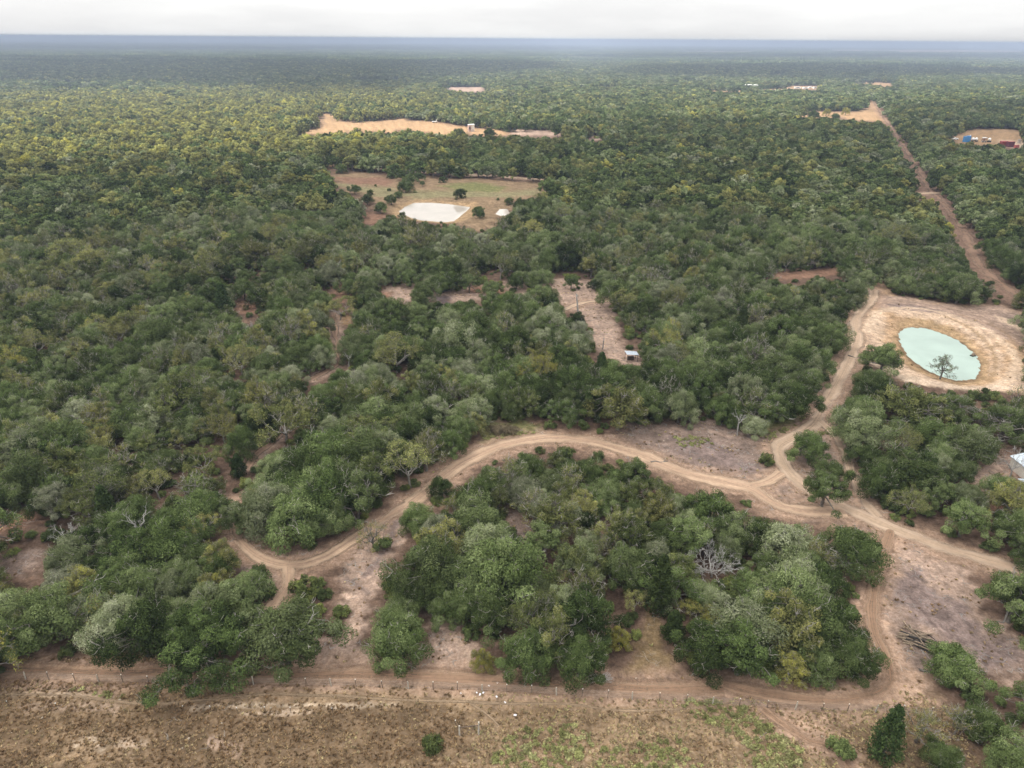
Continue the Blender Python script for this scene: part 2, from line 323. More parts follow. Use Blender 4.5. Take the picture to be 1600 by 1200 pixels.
    ([(935, 134), (968, 133), (968, 137), (935, 137)], PALE, 10, 1),
    ([(1240, 78), (1420, 77), (1700, 80), (1700, 83), (1400, 81)], PALE, 40, 1),
    ([(940, 82), (1180, 80), (1180, 82), (960, 83)], TAN, 40, 1),
    ([(72, 133), (165, 134), (165, 136), (74, 136)], TAN, 10, 1),
]
POND = [(1405, 530), (1405, 521), (1412, 514), (1424, 512), (1444, 513), (1466, 519), (1492, 530), (1510, 542), (1523, 554), (1530, 566), (1529, 581), (1522, 591), (1507, 594), (1489, 593), (1472, 588), (1453, 581), (1432, 567), (1420, 557), (1411, 543)]
TANK = [(624, 331), (634, 323), (648, 317), (672, 317), (700, 319), (741, 323), (733, 331), (721, 340), (710, 346), (695, 347), (680, 346), (658, 344), (645, 341), (635, 337)]
TANK2 = [(775, 334), (782, 327), (792, 327), (796, 332), (791, 337), (780, 337)]

def seg_dist(P, line):
    """distance and place along a polyline for points P (n,2)"""
    best = np.full(len(P), 1e9); side = np.zeros(len(P))
    for a, b in zip(line[:-1], line[1:]):
        d = b - a; t = np.clip(((P - a) @ d) / (d @ d + 1e-9), 0, 1)
        dd = np.linalg.norm(P - (a + t[:, None] * d), axis=1)
        best = np.minimum(best, dd)
    return best
def inside(P, poly):
    x, y = P[:, 0], P[:, 1]; c = np.zeros(len(P), bool); n = len(poly)
    for i in range(n):
        x1, y1 = poly[i]; x2, y2 = poly[(i + 1) % n]
        if y1 == y2: continue
        c ^= ((y1 > y) != (y2 > y)) & (x < (x2 - x1) * (y - y1) / (y2 - y1) + x1)
    return c
def near(P, poly, pad):
    lo, hi = poly.min(0) - pad, poly.max(0) + pad
    return np.where((P[:, 0] > lo[0]) & (P[:, 0] < hi[0]) & (P[:, 1] > lo[1]) & (P[:, 1] < hi[1]))[0]
def sdist(P, poly):
    """signed distance, negative inside"""
    d = seg_dist(P, np.vstack([poly, poly[:1]]))
    return np.where(inside(P, poly), -d, d)
def sst(x, a, b):
    t = np.clip((x - a) / (b - a), 0, 1); return t * t * (3 - 2 * t)
_w = [(rng.uniform(-1, 1, 2), rng.uniform(0, 6.28)) for _ in range(24)]
def wob(P, scale, k=0):
    """smooth wandering value about -1..1 over the ground"""
    s = np.zeros(len(P))
    for i in range(6):
        d, ph = _w[(i + k * 5) % 24]
        d = d / np.linalg.norm(d)
        s += np.sin((P @ d) * (1.0 + 0.37 * i) * 2 * math.pi / scale + ph + 1.7 * np.sin((P[:, 0] * d[1] - P[:, 1] * d[0]) * 3.1 / scale + ph)) / (1 + 0.35 * i)
    return s / 2.6
def smooth_line(pts, step):
    """Catmull-Rom through the points, resampled"""
    P = np.vstack([2 * pts[0] - pts[1], pts, 2 * pts[-1] - pts[-2]]); o = []
    for i in range(1, len(P) - 2):
        n = max(2, int(np.linalg.norm(P[i + 1] - P[i]) / step))
        t = np.linspace(0, 1, n, endpoint=False)[:, None]
        o.append(0.5 * ((2 * P[i]) + (-P[i - 1] + P[i + 1]) * t + (2 * P[i - 1] - 5 * P[i] + 4 * P[i + 1] - P[i + 2]) * t ** 2 + (-P[i - 1] + 3 * P[i] - 3 * P[i + 1] + P[i + 2]) * t ** 3))
    o.append(P[-2:-1]); return np.vstack(o)
ROADW = [(n, smooth_line(GL(p), 1.2 if n != 'pipeline_cut' else 4.0), wd) for n, p, wd in ROADS]
AREAW = [(GL(p), np.array(c), f, k) for p, c, f, k in AREAS]
PONDS = [(GL(POND, -.5), -.5, 'pond'), (GL(TANK, -.5), -.5, 'tank'), (GL(TANK2, -.5), -.5, 'tank2')]

def height(P):
    h = 0.12 * wob(P, 23, 1) + 0.06 * wob(P, 7, 2)
    r = np.linalg.norm(P, axis=1)
    h = h * (1 - sst(r, 350, 700))
    for poly, wz, nm in PONDS:
        i = near(P, poly, 45)
        if not len(i): continue
        d = sdist(P[i], poly) + .32 * wob(P[i], 3.6, 1) + .2 * wob(P[i], 1.7, 2); hh = h[i]
        basin = np.where(d < 0, wz + np.clip(d, -3, 0) * 0.4, wz + (0.62 if nm == 'pond' else 0.4) * sst(d, 0, 3.0) + 0.75 * sst(d, 1.5, 9))
        bank = sst(d, 3, 11) * (1 - sst(d, 12, 30)) * (1.1 if nm == 'pond' else 0.7)
        k = 1 - sst(d, 6, 14)
        h[i] = hh * (1 - k) + basin * k + bank * (1 - k * 0.4) + (1 - k) * 0
    return h

# ------------------------------------------------------------------ ground sheet
az = np.concatenate([np.linspace(-180, -56, 40, endpoint=False), np.linspace(-56, -50, 24, endpoint=False), np.linspace(-50, 50, 640), np.linspace(50, 56, 25)[1:], np.linspace(56, 180, 40, endpoint=False)[1:]])
rr = np.concatenate([[6, 16, 26, 34], 40 * 1.0046 ** np.arange(0, 600)])
rr = np.concatenate([rr, rr[-1] * 1.035 ** np.arange(1, 133)]); rr[-1] = 42000
A, RRr = np.meshgrid(np.radians(az), rr)
GX, GY = (np.sin(A) * RRr).ravel(), (np.cos(A) * RRr).ravel()
P = np.stack([GX, GY], 1)
hz = height(P)
col = np.tile(np.array(FLOOR), (len(P), 1))
col *= (1 + 0.28 * wob(P, 9, 0) + 0.18 * wob(P, 3.1, 1))[:, None]
rad = np.linalg.norm(P, axis=1)
canopy = np.array([.046, .056, .026]) * (1 + 0.25 * wob(P, 900, 2) + .2 * wob(P, 260, 1))[:, None]
k = sst(rad, 1900, 2600)[:, None]; col = col * (1 - k) + canopy * k
grass_open = np.zeros(len(P))
for poly, c, f, keep in AREAW:
    i = near(P, poly, f * 3)
    if not len(i): continue
    d = sdist(P[i], poly) + f * 0.9 * wob(P[i], f * 4.5, 3) + f * .5 * wob(P[i], f * 1.7, 2)
    k = (1 - sst(d, -f, f))[:, None]
    cc = c[None] * (1 + 0.16 * wob(P[i], 6.5, 0) + 0.10 * wob(P[i], 2.3, 2))[:, None]
    col[i] = col[i] * (1 - k) + cc * k
    grass_open[i] = np.maximum(grass_open[i], k[:, 0])
for nm, line, wd in ROADW:                      # worn shoulders beside the wheel ruts
    if nm == 'pipeline_cut': c = np.array((.20, .13, .095)); 
    elif nm == 'foot_path': c = np.array(TAN)
    elif nm == 'forest_path': c = np.array(SOIL)
    else: c = np.array((.265, .18, .128))
    i = near(P, line, wd * 2.5)
    if not len(i): continue
    d = seg_dist(P[i], line) + wd * 0.32 * wob(P[i], 8, 3) + wd * .18 * wob(P[i], 2.3, 1)
    k = (1 - sst(d, wd * 0.35, wd * 1.35))[:, None] * (0.85 if nm != 'pipeline_cut' else .6)
    col[i] = col[i] * (1 - k) + c * k
STROKES = [  # scraped and driven bands that are only a change of soil
    ([(1350, 525), (1370, 494), (1420, 487), (1470, 494), (1520, 511), (1560, 536), (1584, 565), (1578, 592), (1550, 608)], 1.6, (.43, .325, .235)),
    ([(1385, 477), (1430, 476), (1480, 484), (1540, 503), (1600, 540)], .9, (.19, .135, .10)), ([(1475, 500), (1520, 522), (1548, 548), (1556, 575), (1545, 600)], .7, (.22, .15, .085)), ([(1500, 497), (1560, 520), (1600, 560)], .8, (.22, .15, .10)),
    ([(1566, 500), (1600, 520), (1640, 560)], 2.0, (.42, .32, .23)), ([(1368, 572), (1400, 592), (1450, 605), (1500, 612), (1565, 612)], 2.0, (.44, .345, .26)), ([(1398, 560), (1425, 580), (1460, 597), (1500, 603)], .6, (.20, .14, .085)),
    ([(0, 1040), (130, 1043), (250, 1043)], .5, (.40, .27, .18)), ([(0, 1054), (130, 1058), (250, 1056)], .5, (.42, .29, .20)), ([(300, 1106), (375, 1103), (440, 1101), (520, 1103), (620, 1100)], .45, (.34, .27, .2)), ([(380, 1116), (430, 1114), (485, 1112)], .4, (.35, .27, .2)), ([(0, 1086), (80, 1083), (170, 1090)], .5, (.32, .24, .17)), ([(40, 1105), (120, 1103), (180, 1106)], .8, (.26, .19, .14)), ([(120, 1165), (140, 1152), (160, 1170)], .6, (.33, .26, .19)), ([(190, 1160), (225, 1165)], .6, (.30, .23, .17)), ([(330, 1160), (370, 1175)], .8, (.28, .2, .15)),
    ([(1100, 1085), (1200, 1100), (1300, 1108), (1400, 1106)], .5, (.19, .13, .095)), ([(1180, 1090), (1260, 1098), (1340, 1100)], .4, (.20, .14, .10)), ([(1375, 1000), (1395, 1040), (1430, 1075)], .4, (.21, .145, .105)), ([(1368, 940), (1372, 985), (1388, 1020)], .35, (.2, .14, .1)),
    ([(1400, 930), (1460, 985), (1520, 1040)], .3, (.20, .15, .13)), ([(1430, 915), (1490, 970), (1560, 1020)], .3, (.12, .088, .078)), ([(1415, 925), (1470, 990)], .25, (.11, .08, .07)),
    ([(1180, 748), (1205, 750), (1226, 742)], .5, (.2, .145, .115)), ([(1190, 768), (1230, 790), (1275, 800)], .35, (.38, .28, .2)), ([(990, 690), (1060, 705), (1140, 735)], .8, (.13, .095, .08)), ([(1000, 672), (1080, 670), (1180, 690)], .8, (.23, .165, .13)),
    ([(620, 815), (600, 860), (570, 900)], .8, (.14, .105, .095)), ([(640, 820), (625, 850)], .6, (.33, .235, .18)), ([(545, 930), (560, 960), (545, 1000)], .7, (.31, .22, .165)), ([(700, 975), (720, 1005), (735, 1035)], .6, (.31, .225, .17)), ([(540, 905), (575, 925)], .5, (.14, .105, .09)),
]
for pts, wd, c in STROKES:
    line = smooth_line(GL(pts), 1.0); i = near(P, line, wd * 4)
    if len(i):
        d = seg_dist(P[i], line) + wd * .5 * wob(P[i], 6, 2) + wd * .35 * wob(P[i], 1.8, 0); k = (1 - sst(d, wd * .2, wd * 1.3))[:, None] * .8; col[i] = col[i] * (1 - k) + np.array(c) * k
nR, nA = A.shape
ii = np.arange(nR - 1)[:, None] * nA; jj = np.arange(nA)[None]; j2 = (jj + 1) % nA
FF = np.stack([ii + jj, ii + nA + jj, ii + nA + j2, ii + j2], -1).reshape(-1, 4)[:, ::-1]
V = np.stack([GX, GY, hz], 1)
V = np.vstack([V, [[0, 0, 0]]])
col = np.clip(col, 0.01, .6)
colr = np.vstack([np.c_[col, np.ones(len(col))], [[.16, .1, .06, 1]]])
m, t, l = mat('ground_soil')
o_ = N(t, 'ShaderNodeOutputMaterial'); b = N(t, 'ShaderNodeBsdfDiffuse')
at = N(t, 'ShaderNodeAttribute', attribute_type='GEOMETRY', attribute_name='soil')
geo = N(t, 'ShaderNodeNewGeometry')
n1 = noise(t, l, geo.outputs['Position'], 0.9, 6, .68); n2 = noise(t, l, geo.outputs['Position'], 0.22, 5, .65, .6); n3 = noise(t, l, geo.outputs['Position'], 3.2, 3, .7)
v1 = mrange(t, l, n1.outputs[0], .3, .7, .58, 1.42); v2 = mrange(t, l, n2.outputs[0], .3, .7, .74, 1.26); v3 = mrange(t, l, n3.outputs[0], .3, .7, .75, 1.25)
mu = N(t, 'ShaderNodeMath', operation='MULTIPLY'); l(v1.outputs[0], mu.inputs[0]); l(v2.outputs[0], mu.inputs[1])
mu2 = N(t, 'ShaderNodeMath', operation='MULTIPLY'); l(mu.outputs[0], mu2.inputs[0]); l(v3.outputs[0], mu2.inputs[1])
hs = N(t, 'ShaderNodeHueSaturation'); l(at.outputs['Color'], hs.inputs['Color']); l(mu2.outputs[0], hs.inputs['Value'])
sa = mrange(t, l, n2.outputs[1] if False else n3.outputs[0], .3, .7, 1.12, .82); l(sa.outputs[0], hs.inputs['Saturation'])
bp = N(t, 'ShaderNodeBump'); bp.inputs['Strength'].default_value = 0.55; bp.inputs['Distance'].default_value = 0.25; l(n1.outputs[0], bp.inputs['Height'])
l(bp.outputs[0], b.inputs['Normal']); l(hs.outputs[0], b.inputs[0]); l(b.outputs[0], o_.inputs[0])
M_GROUND = m
gm = mesh('ground', V, FF, [M_GROUND], smooth=True, attrs={'soil': ('FLOAT_COLOR', 'POINT', colr)})
ground = obj('ground', gm); tag(ground, kind='structure')

# ------------------------------------------------------------------ roads: strips with a real crown and wheel ruts
def road_mat(name, rut, mid, edge, ruts=True):
    m, t, l = mat(name)
    o = N(t, 'ShaderNodeOutputMaterial'); b = N(t, 'ShaderNodeBsdfDiffuse'); tr = N(t, 'ShaderNodeBsdfTransparent'); ms = N(t, 'ShaderNodeMixShader')
    at = N(t, 'ShaderNodeAttribute', attribute_type='GEOMETRY', attribute_name='across')
    geo = N(t, 'ShaderNodeNewGeometry')
    n0 = noise(t, l, geo.outputs['Position'], 0.35, 5, .6); n1 = noise(t, l, geo.outputs['Position'], 1.6, 5, .7)
    a1 = N(t, 'ShaderNodeMath', operation='MULTIPLY_ADD'); a1.inputs[1].default_value = 0.34; l(n0.outputs[0], a1.inputs[0]); l(at.outputs['Fac'], a1.inputs[2])
    a2 = N(t, 'ShaderNodeMath', operation='SUBTRACT'); a2.inputs[1].default_value = 0.17; l(a1.outputs[0], a2.inputs[0])
    ab = N(t, 'ShaderNodeMath', operation='ABSOLUTE'); l(a2.outputs[0], ab.inputs[0])
    la = N(t, 'ShaderNodeAttribute', attribute_type='GEOMETRY', attribute_name='lane'); lm = N(t, 'ShaderNodeMapping'); lm.inputs['Scale'].default_value = (2.6, .07, 1); l(la.outputs['Vector'], lm.inputs['Vector'])
    sn = noise(t, l, lm.outputs[0], 1.0, 5, .6, .4)
    big = noise(t, l, geo.outputs['Position'], .09, 3, .6)
    r = N(t, 'ShaderNodeValToRGB'); e = r.color_ramp.elements
    e[0].position = 0.0; e[0].color = (mid if ruts else rut) + (1,); e[1].position = 1.0; e[1].color = edge + (1,)
    for p, c in ((.2, mid if ruts else rut), (.34, rut), (.56, rut), (.74, edge)):
        q = e.new(p); q.color = c + (1,)
    l(ab.outputs[0], r.inputs[0])
    v0 = mrange(t, l, n1.outputs[0], .3, .7, .80, 1.18); vs = mrange(t, l, sn.outputs[0], .3, .7, .66, 1.26); v = N(t, 'ShaderNodeMath', operation='MULTIPLY'); l(v0.outputs[0], v.inputs[0]); l(vs.outputs[0], v.inputs[1]); hs = N(t, 'ShaderNodeHueSaturation'); l(r.outputs[0], hs.inputs['Color']); l(v.outputs[0], hs.inputs['Value'])
    l(hs.outputs[0], b.inputs[0])
    e1 = N(t, 'ShaderNodeMath', operation='MULTIPLY_ADD'); e1.inputs[1].default_value = 0.45; l(n1.outputs[0], e1.inputs[0]); l(ab.outputs[0], e1.inputs[2])
    e2 = N(t, 'ShaderNodeMath', operation='MULTIPLY_ADD'); e2.inputs[1].default_value = 2.2; l(big.outputs[0], e2.inputs[0]); l(e1.outputs[0], e2.inputs[2]); e3 = N(t, 'ShaderNodeMath', operation='MULTIPLY_ADD'); e3.inputs[1].default_value = .5; l(sn.outputs[0], e3.inputs[0]); l(e2.outputs[0], e3.inputs[2])
    al = mrange(t, l, e3.outputs[0], 1.85 if ruts else 1.65, 2.65, 1, 0)
    fd = N(t, 'ShaderNodeMath', operation='MULTIPLY'); fd.inputs[1].default_value = .68 if 'farm' in name else .85; l(al.outputs[0], fd.inputs[0])
    l(fd.outputs[0], ms.inputs[0]); l(tr.outputs[0], ms.inputs[1]); l(b.outputs[0], ms.inputs[2]); l(ms.outputs[0], o.inputs[0])
    return m
RM = {'sand_road': road_mat('road_sand', (.47, .36, .27), (.39, .29, .21), (.33, .24, .17)),
      'dirt_track': road_mat('track_dirt', (.46, .335, .24), (.37, .26, .185), (.30, .21, .15)),
      'farm_track': road_mat('track_farm', (.31, .21, .145), (.25, .163, .11), (.21, .138, .095)),
      'foot_path': road_mat('path_pale', (.25, .185, .125), (.25, .185, .125), (.2, .145, .095), False),
      'pipeline_cut': road_mat('cut_soil', (.245, .165, .12), (.20, .13, .093), (.18, .118, .087), False),
      'forest_path': road_mat('path_soil', (.29, .2, .145), (.22, .15, .11), (.2, .135, .1)),
      'bank_track': road_mat('track_bank', (.38, .285, .20), (.32, .23, .155), (.28, .20, .13))}
for kR, (nm, line, wd) in enumerate(ROADW):
    t_ = np.gradient(line, axis=0); t_ /= np.linalg.norm(t_, axis=1)[:, None]
    nrm = np.stack([t_[:, 1], -t_[:, 0]], 1)
    ac = np.linspace(-1, 1, 13)
    wv = wd * 0.55 * (1 + 0.18 * wob(line, 17, kR % 4) + .10 * wob(line, 5, 2))
    Q = line[:, None] + nrm[:, None] * (ac[None, :, None] * wv[:, None, None])
    q = Q.reshape(-1, 2); z = height(q).reshape(Q.shape[:2])
    rut = 0.05 * np.exp(-((np.abs(ac) - .45) / .14) ** 2)
    z = z + 0.022 + 0.004 * (kR % 7) + (0.05 - rut[None]) * (np.abs(ac)[None] < .6) * (1 if 2 < wd < 6 else 0) - 0.016 * (np.abs(ac)[None] > .95)
    V = np.concatenate([Q, z[..., None]], -1).reshape(-1, 3)
    n, k_ = len(line), 13
    i = np.arange(n - 1)[:, None] * k_; j = np.arange(k_ - 1)[None]
    F = np.stack([i + j, i + j + 1, i + k_ + j + 1, i + k_ + j], -1).reshape(-1, 4)[:, ::-1]
    o = obj(nm, mesh(nm, V, F, [RM[nm]], smooth=True, attrs={'across': ('FLOAT', 'POINT', np.tile(ac, n)), 'lane': ('FLOAT_VECTOR', 'POINT', np.stack([np.tile(ac, n) * wd, np.repeat(np.concatenate([[0], np.cumsum(np.linalg.norm(np.diff(line, axis=0), axis=1))]), 13), np.full(n * 13, kR * 7.0)], 1))}))
    tag(o, kind='structure')

# ------------------------------------------------------------------ ponds
def water_mat(name, c, rough=.08):
    m, t, l = mat(name)
    o = N(t, 'ShaderNodeOutputMaterial'); b = N(t, 'ShaderNodeBsdfPrincipled'); b.inputs['Roughness'].default_value = rough; b.inputs['IOR'].default_value = 1.33
    geo = N(t, 'ShaderNodeNewGeometry'); n = noise(t, l, geo.outputs['Position'], .12, 3, .5, .5)
    r = N(t, 'ShaderNodeValToRGB'); r.color_ramp.elements[0].position = .35; r.color_ramp.elements[1].position = .65
    r.color_ramp.elements[0].color = tuple(x * .93 for x in c) + (1,); r.color_ramp.elements[1].color = tuple(x * 1.05 for x in c) + (1,)
    n2 = noise(t, l, geo.outputs['Position'], 2.5, 2); bp = N(t, 'ShaderNodeBump'); bp.inputs['Strength'].default_value = .04; bp.inputs['Distance'].default_value = .05
    l(n2.outputs[0], bp.inputs['Height']); l(bp.outputs[0], b.inputs['Normal'])
    l(n.outputs[0], r.inputs[0]); l(r.outputs[0], b.inputs['Base Color']); l(b.outputs[0], o.inputs[0])
    return m
M_POND = water_mat('turbid_green_water', (.275, .355, .315), .10); M_TANK = water_mat('silty_tan_water', (.40, .365, .32))
for (poly, wz, nm), nice, mt in zip(PONDS, ('pond_water', 'stock_tank_water', 'stock_tank_water'), (M_POND, M_TANK, M_TANK)):
    sm = smooth_line(np.vstack([poly, poly[:1]]), 1.0)[:-1]
    c = sm.mean(0); V = [(*c, wz)]; n = len(sm)
    for f in (0.5, 1.0):
        for p in sm:
            q = c + (p - c) * f
            if f == 1.0: q = q + (p - c) / np.linalg.norm(p - c) * 0.6
            V.append((*q, wz))
    F = [(0, 1 + i, 1 + (i + 1) % n) for i in range(n)] + [(1 + i, 1 + n + i, 1 + n + (i + 1) % n, 1 + (i + 1) % n) for i in range(n)]
    o = obj(nice, mesh(nice, V, F, [mt])); tag(o, kind='structure')

# ------------------------------------------------------------------ tree forms
class RG:
    def __init__(s, seed): s.r = np.random.default_rng(seed)
    def u(s, a, b, n=None): return s.r.uniform(a, b, n)
    def n(s, *sh): return s.r.normal(size=sh)
def leaves_at(g, cen, rads, per, size, squash=.75, shell=.55, up=.5, rand=.8):
    """sprays of leaves through each clump's volume -> verts, quads, tint"""
    n = len(cen)
    cl = np.repeat(np.arange(n), per)
    m = len(cl)
    d = g.n(m, 3); d[:, 2] += .25; d /= np.linalg.norm(d, axis=1)[:, None]
    rr = rads[cl] * (shell + (1.05 - shell) * g.u(0, 1, m) ** .6) * (1 + .22 * np.sin(5 * d[:, 0] + cl) * np.cos(4 * d[:, 1] + 2 * cl))
    p = cen[cl] + d * rr[:, None] * np.array([1, 1, squash])
    nr = d * .8 + g.n(m, 3) * rand * .5; nr[:, 2] += up * .8; nr /= np.linalg.norm(nr, axis=1)[:, None]
    a = np.cross(nr, g.n(m, 3)); a /= np.linalg.norm(a, axis=1)[:, None] + 1e-9
    b = np.cross(nr, a)
    s = size * g.u(.6, 1.35, m)[:, None]; bw = s * g.u(.45, .8, m)[:, None]
    V = np.stack([p - a * s * .5, p - b * bw * .5 + a * s * .08, p + a * s * .5, p + b * bw * .5 - a * s * .05], 1).reshape(-1, 3)
    F = np.arange(m * 4).reshape(-1, 4)
    ct = g.u(-1, 1, n)
    tint = np.clip(ct[cl] * .55 + g.u(-.5, .5, m), -1, 1)
    return V, F, tint
class TB:
    """limbs of one tree"""
    def __init__(s): s.V = []; s.F = []; s.T = []; s.n = 0
    def add(s, pts, rad, sides=5, tint=0.0):
        V, F = tube_np(np.asarray(pts, float), np.asarray(rad, float), sides)
        s.V.append(V); s.F.append(F + s.n); s.T.append(np.full(len(F), tint)); s.n += len(V)
    def arr(s): return np.vstack(s.V), np.vstack(s.F), np.concatenate(s.T)
def bend(g, a, b, n=4, wig=.12, lift=0.0):
    t = np.linspace(0, 1, n)[:, None]; L_ = np.linalg.norm(b - a)
    p = a + (b - a) * t + g.n(n, 3) * wig * L_ * np.sin(t * math.pi) * .5
    p[:, 2] += lift * L_ * np.sin(t[:, 0] * math.pi)
    return p
def oak_form(seed, R=4.5, H=7.5, ncl=40, per=560, leaf=.205, airy=0.0, base=.30, twig=.35, style='dome', lod=0, flat=0.0, small=1.0):
    g = RG(seed)
    tb = TB()
    lean = g.u(-.5, .5, 2); fork = np.array([lean[0], lean[1], H * base * g.u(.8, 1.1)])
    lob = g.u(0, 6.28, 3); la = g.u(.1, .26, 3)
    cen = []; rads = []
    for i in range(ncl):
        a = i * 2.39996 + g.u(-.4, .4); zf = (i + .5) / ncl
        zf = np.clip(zf * 1.12 - .10 + g.u(-.08, .08), -.12, 1)
        if style == 'round': zf = zf * 1.25 - .25
        rr = R * math.sqrt(max(0, 1 - max(zf, 0) ** 2)) * (1 + la[0] * math.sin(a * 2 + lob[0]) + la[1] * math.sin(a * 3 + lob[1]) + la[2] * math.sin(a * 5 + lob[2]))
        fill = g.u(.72, .95) if g.u(0, 1) < .8 else g.u(.3, .65)
        z0 = H * base + (H * (1 - base)) * .12
        zz = z0 + (H - z0) * (zf if zf > 0 else zf * 1.2) * (.9 + .1 * math.sin(a * 2 + lob[1])) * fill ** .3 - flat * .2 * H * max(zf, 0)
        cr_ = R * small * g.u(.19, .35) * (.82 if airy else 1)
        cen.append((lean[0] + rr * fill * math.cos(a), lean[1] + rr * fill * math.sin(a), zz - cr_ * .45)); rads.append(cr_)
    cen = np.array(cen); rads = np.array(rads)
    keep = g.u(0, 1, ncl) > airy * .35
    tr = .30 * R / 4.5
    if lod < 2:
        tb.add(bend(g, np.array([0, 0, -.5]), fork, 4, .06), np.array([1.35, 1.05, .92, .85]) * tr, 7 if lod == 0 else 4, 0.0)
        order = np.argsort(g.u(0, 1, ncl)); nl = 9 if lod == 0 else 4
        mids = []
        for i in order[:nl]:
            p = bend(g, fork, cen[i], 5, .16, .06); tb.add(p, np.linspace(.62, .16, 5) * tr, 5 if lod == 0 else 3, .08); mids += [p[2], p[3]]
        if lod == 0:
            mids = np.array(mids)
            for i in order[nl:]:
                j = np.argmin(np.linalg.norm(mids - cen[i], axis=1))
                tb.add(bend(g, mids[j], cen[i], 4, .2, .05), np.linspace(.22, .07, 4) * tr, 3, .2)
            for i in range(ncl):
                if g.u(0, 1) < twig + airy * .4:
                    for _ in range(3):
                        d = g.n(3); d[2] = abs(d[2]) * .7; d += (cen[i] - fork) / np.linalg.norm(cen[i] - fork) * 1.1; d /= np.linalg.norm(d)
                        e = cen[i] + d * rads[i] * g.u(.9, 1.35)
                        tb.add(bend(g, cen[i], e, 4, .3), np.array([.055, .045, .035, .015]), 3, g.u(.3, .75))
    cv, cf, ct = leaves_at(g, cen[keep], rads[keep], per, leaf, squash=.72 if style != 'round' else .85)
    if lod < 2 and airy < .6:
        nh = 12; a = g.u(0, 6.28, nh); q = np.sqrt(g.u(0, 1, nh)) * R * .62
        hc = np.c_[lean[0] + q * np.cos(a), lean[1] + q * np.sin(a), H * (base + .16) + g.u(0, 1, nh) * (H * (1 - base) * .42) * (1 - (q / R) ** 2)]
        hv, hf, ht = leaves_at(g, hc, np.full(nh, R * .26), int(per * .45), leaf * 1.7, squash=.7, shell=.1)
        cf = np.vstack([cf, hf + len(cv)]); cv = np.vstack([cv, hv]); ct = np.concatenate([ct, ht * .5 - .3])  # inner leaves tinted darker, the crown's inner shade put into their colour
    return (cv, cf, ct), (tb.arr() if tb.n else None)
def cedar_form(seed, R=2.3, H=7.5, per=110, leaf=.26, ncl=54, lod=0):
    g = RG(seed); tb = TB(); cen = []; rads = []
    for i in range(ncl):
        zf = (i + .5) / ncl; a = i * 2.4 + g.u(-.3, .3)
        pr = (1 - zf) ** .62 * (.55 + .45 * min(1, zf * 5)) * R * g.u(.55, 1.15)
        cen.append((pr * .75 * math.cos(a), pr * .75 * math.sin(a), .5 + zf * (H - .7))); rads.append(.30 + .34 * R * .55 * (1 - zf) + .1)
    cen = np.array(cen); rads = np.array(rads)
    tb.add([(0, 0, -.4), (0, 0, H * .3), (0.05, 0, H * .9)], [.16, .12, .03], 5 if lod == 0 else 3, 0.0)
    if lod == 0:
        for i in range(0, ncl, 3): tb.add(bend(g, np.array([0, 0, cen[i][2] - .2]), cen[i], 3, .1), [.05, .04, .02], 3, .1)
    return leaves_at(g, cen, rads, per, leaf, squash=1.1, up=.2), tb.arr()
def shrub_form(seed, R=1.6, H=2.2, ncl=16, per=130, leaf=.24, lod=0, airy=0):
    g = RG(seed); tb = TB(); cen = []; rads = []
    for i in range(ncl):
        a = i * 2.4 + g.u(-.5, .5); zf = g.u(.05, .95); rr = R * math.sqrt(max(.05, 1 - zf ** 2)) * g.u(.45, .9)
        cen.append((rr * math.cos(a), rr * math.sin(a), .3 + zf * (H - .7))); rads.append(R * g.u(.3, .45) * (.8 if airy else 1))
    cen = np.array(cen); rads = np.array(rads)
    for i in range(min(ncl, 7)): tb.add(bend(g, np.array([0, 0, -.2]), cen[i], 4, .15), [.06, .05, .035, .02], 3, g.u(.0, .4))
    return leaves_at(g, cen, rads, per, leaf, squash=.85), tb.arr()
def dead_form(seed, H=7.5, spread=.8, depth=5, leafy=0, trunk_r=.2, nmain=5, base=.25):
    g = RG(seed); tr_ = TB(); br = TB(); tips = []
    top = np.array([g.u(-.4, .4), g.u(-.4, .4), H * base]); tr_.add(bend(g, np.array([0, 0, -.4]), top, 4, .08), np.array([1.3, 1.05, .95, .85]) * trunk_r, 6, .15)
    def go(p, d, Ln, r, k):
        e = p + d * Ln; q = bend(g, p, e, 4, .14, .03); br.add(q, np.linspace(r, r * .6, 4), 4 if r > .06 else 3, g.u(.25, .65))
        if k <= 0: tips.append(e); return
        for _ in range(3 if g.u(0, 1) < .5 else 2):
            v = d + g.n(3) * .48; v[2] += .10; v /= np.linalg.norm(v)
            go(q[-1] if g.u(0, 1) < .65 else q[2], v, Ln * g.u(.58, .85), max(r * .62, .026), k - 1)
    for i in range(nmain):
        a = i * 2 * math.pi / nmain + g.u(-.5, .5); v = np.array([math.cos(a) * spread, math.sin(a) * spread, g.u(.55, 1.0)]); v /= np.linalg.norm(v)
        go(top, v, H * (1 - base) * .36, trunk_r * .6, depth - 1)
    crown = None
    if leafy:
        tips = np.array(tips); crown = leaves_at(g, tips, np.full(len(tips), .55), leafy, .24, squash=.9)
    return crown, tr_.arr(), br.arr()
LEAFMESH = {}
def leafmesh(nm, arr, mt): return mesh(nm, arr[0], arr[1], [mt], attrs={'tint': ('FLOAT', 'FACE', arr[2])})
FORMS = {}      # kind -> list of dict(crown, trunk, joined)
def joined(nm, crown, trunk, mts):
    V = [crown[0]]; F = [crown[1]]; T = [crown[2]]; MI = [np.zeros(len(crown[1]))]
    if trunk is not None:
        V.append(trunk[0]); F.append(trunk[1] + len(crown[0])); T.append(trunk[2]); MI.append(np.ones(len(trunk[1])))
    return mesh(nm, np.vstack(V), np.vstack(F), mts, mi=np.concatenate(MI), attrs={'tint': ('FLOAT', 'FACE', np.concatenate(T))})
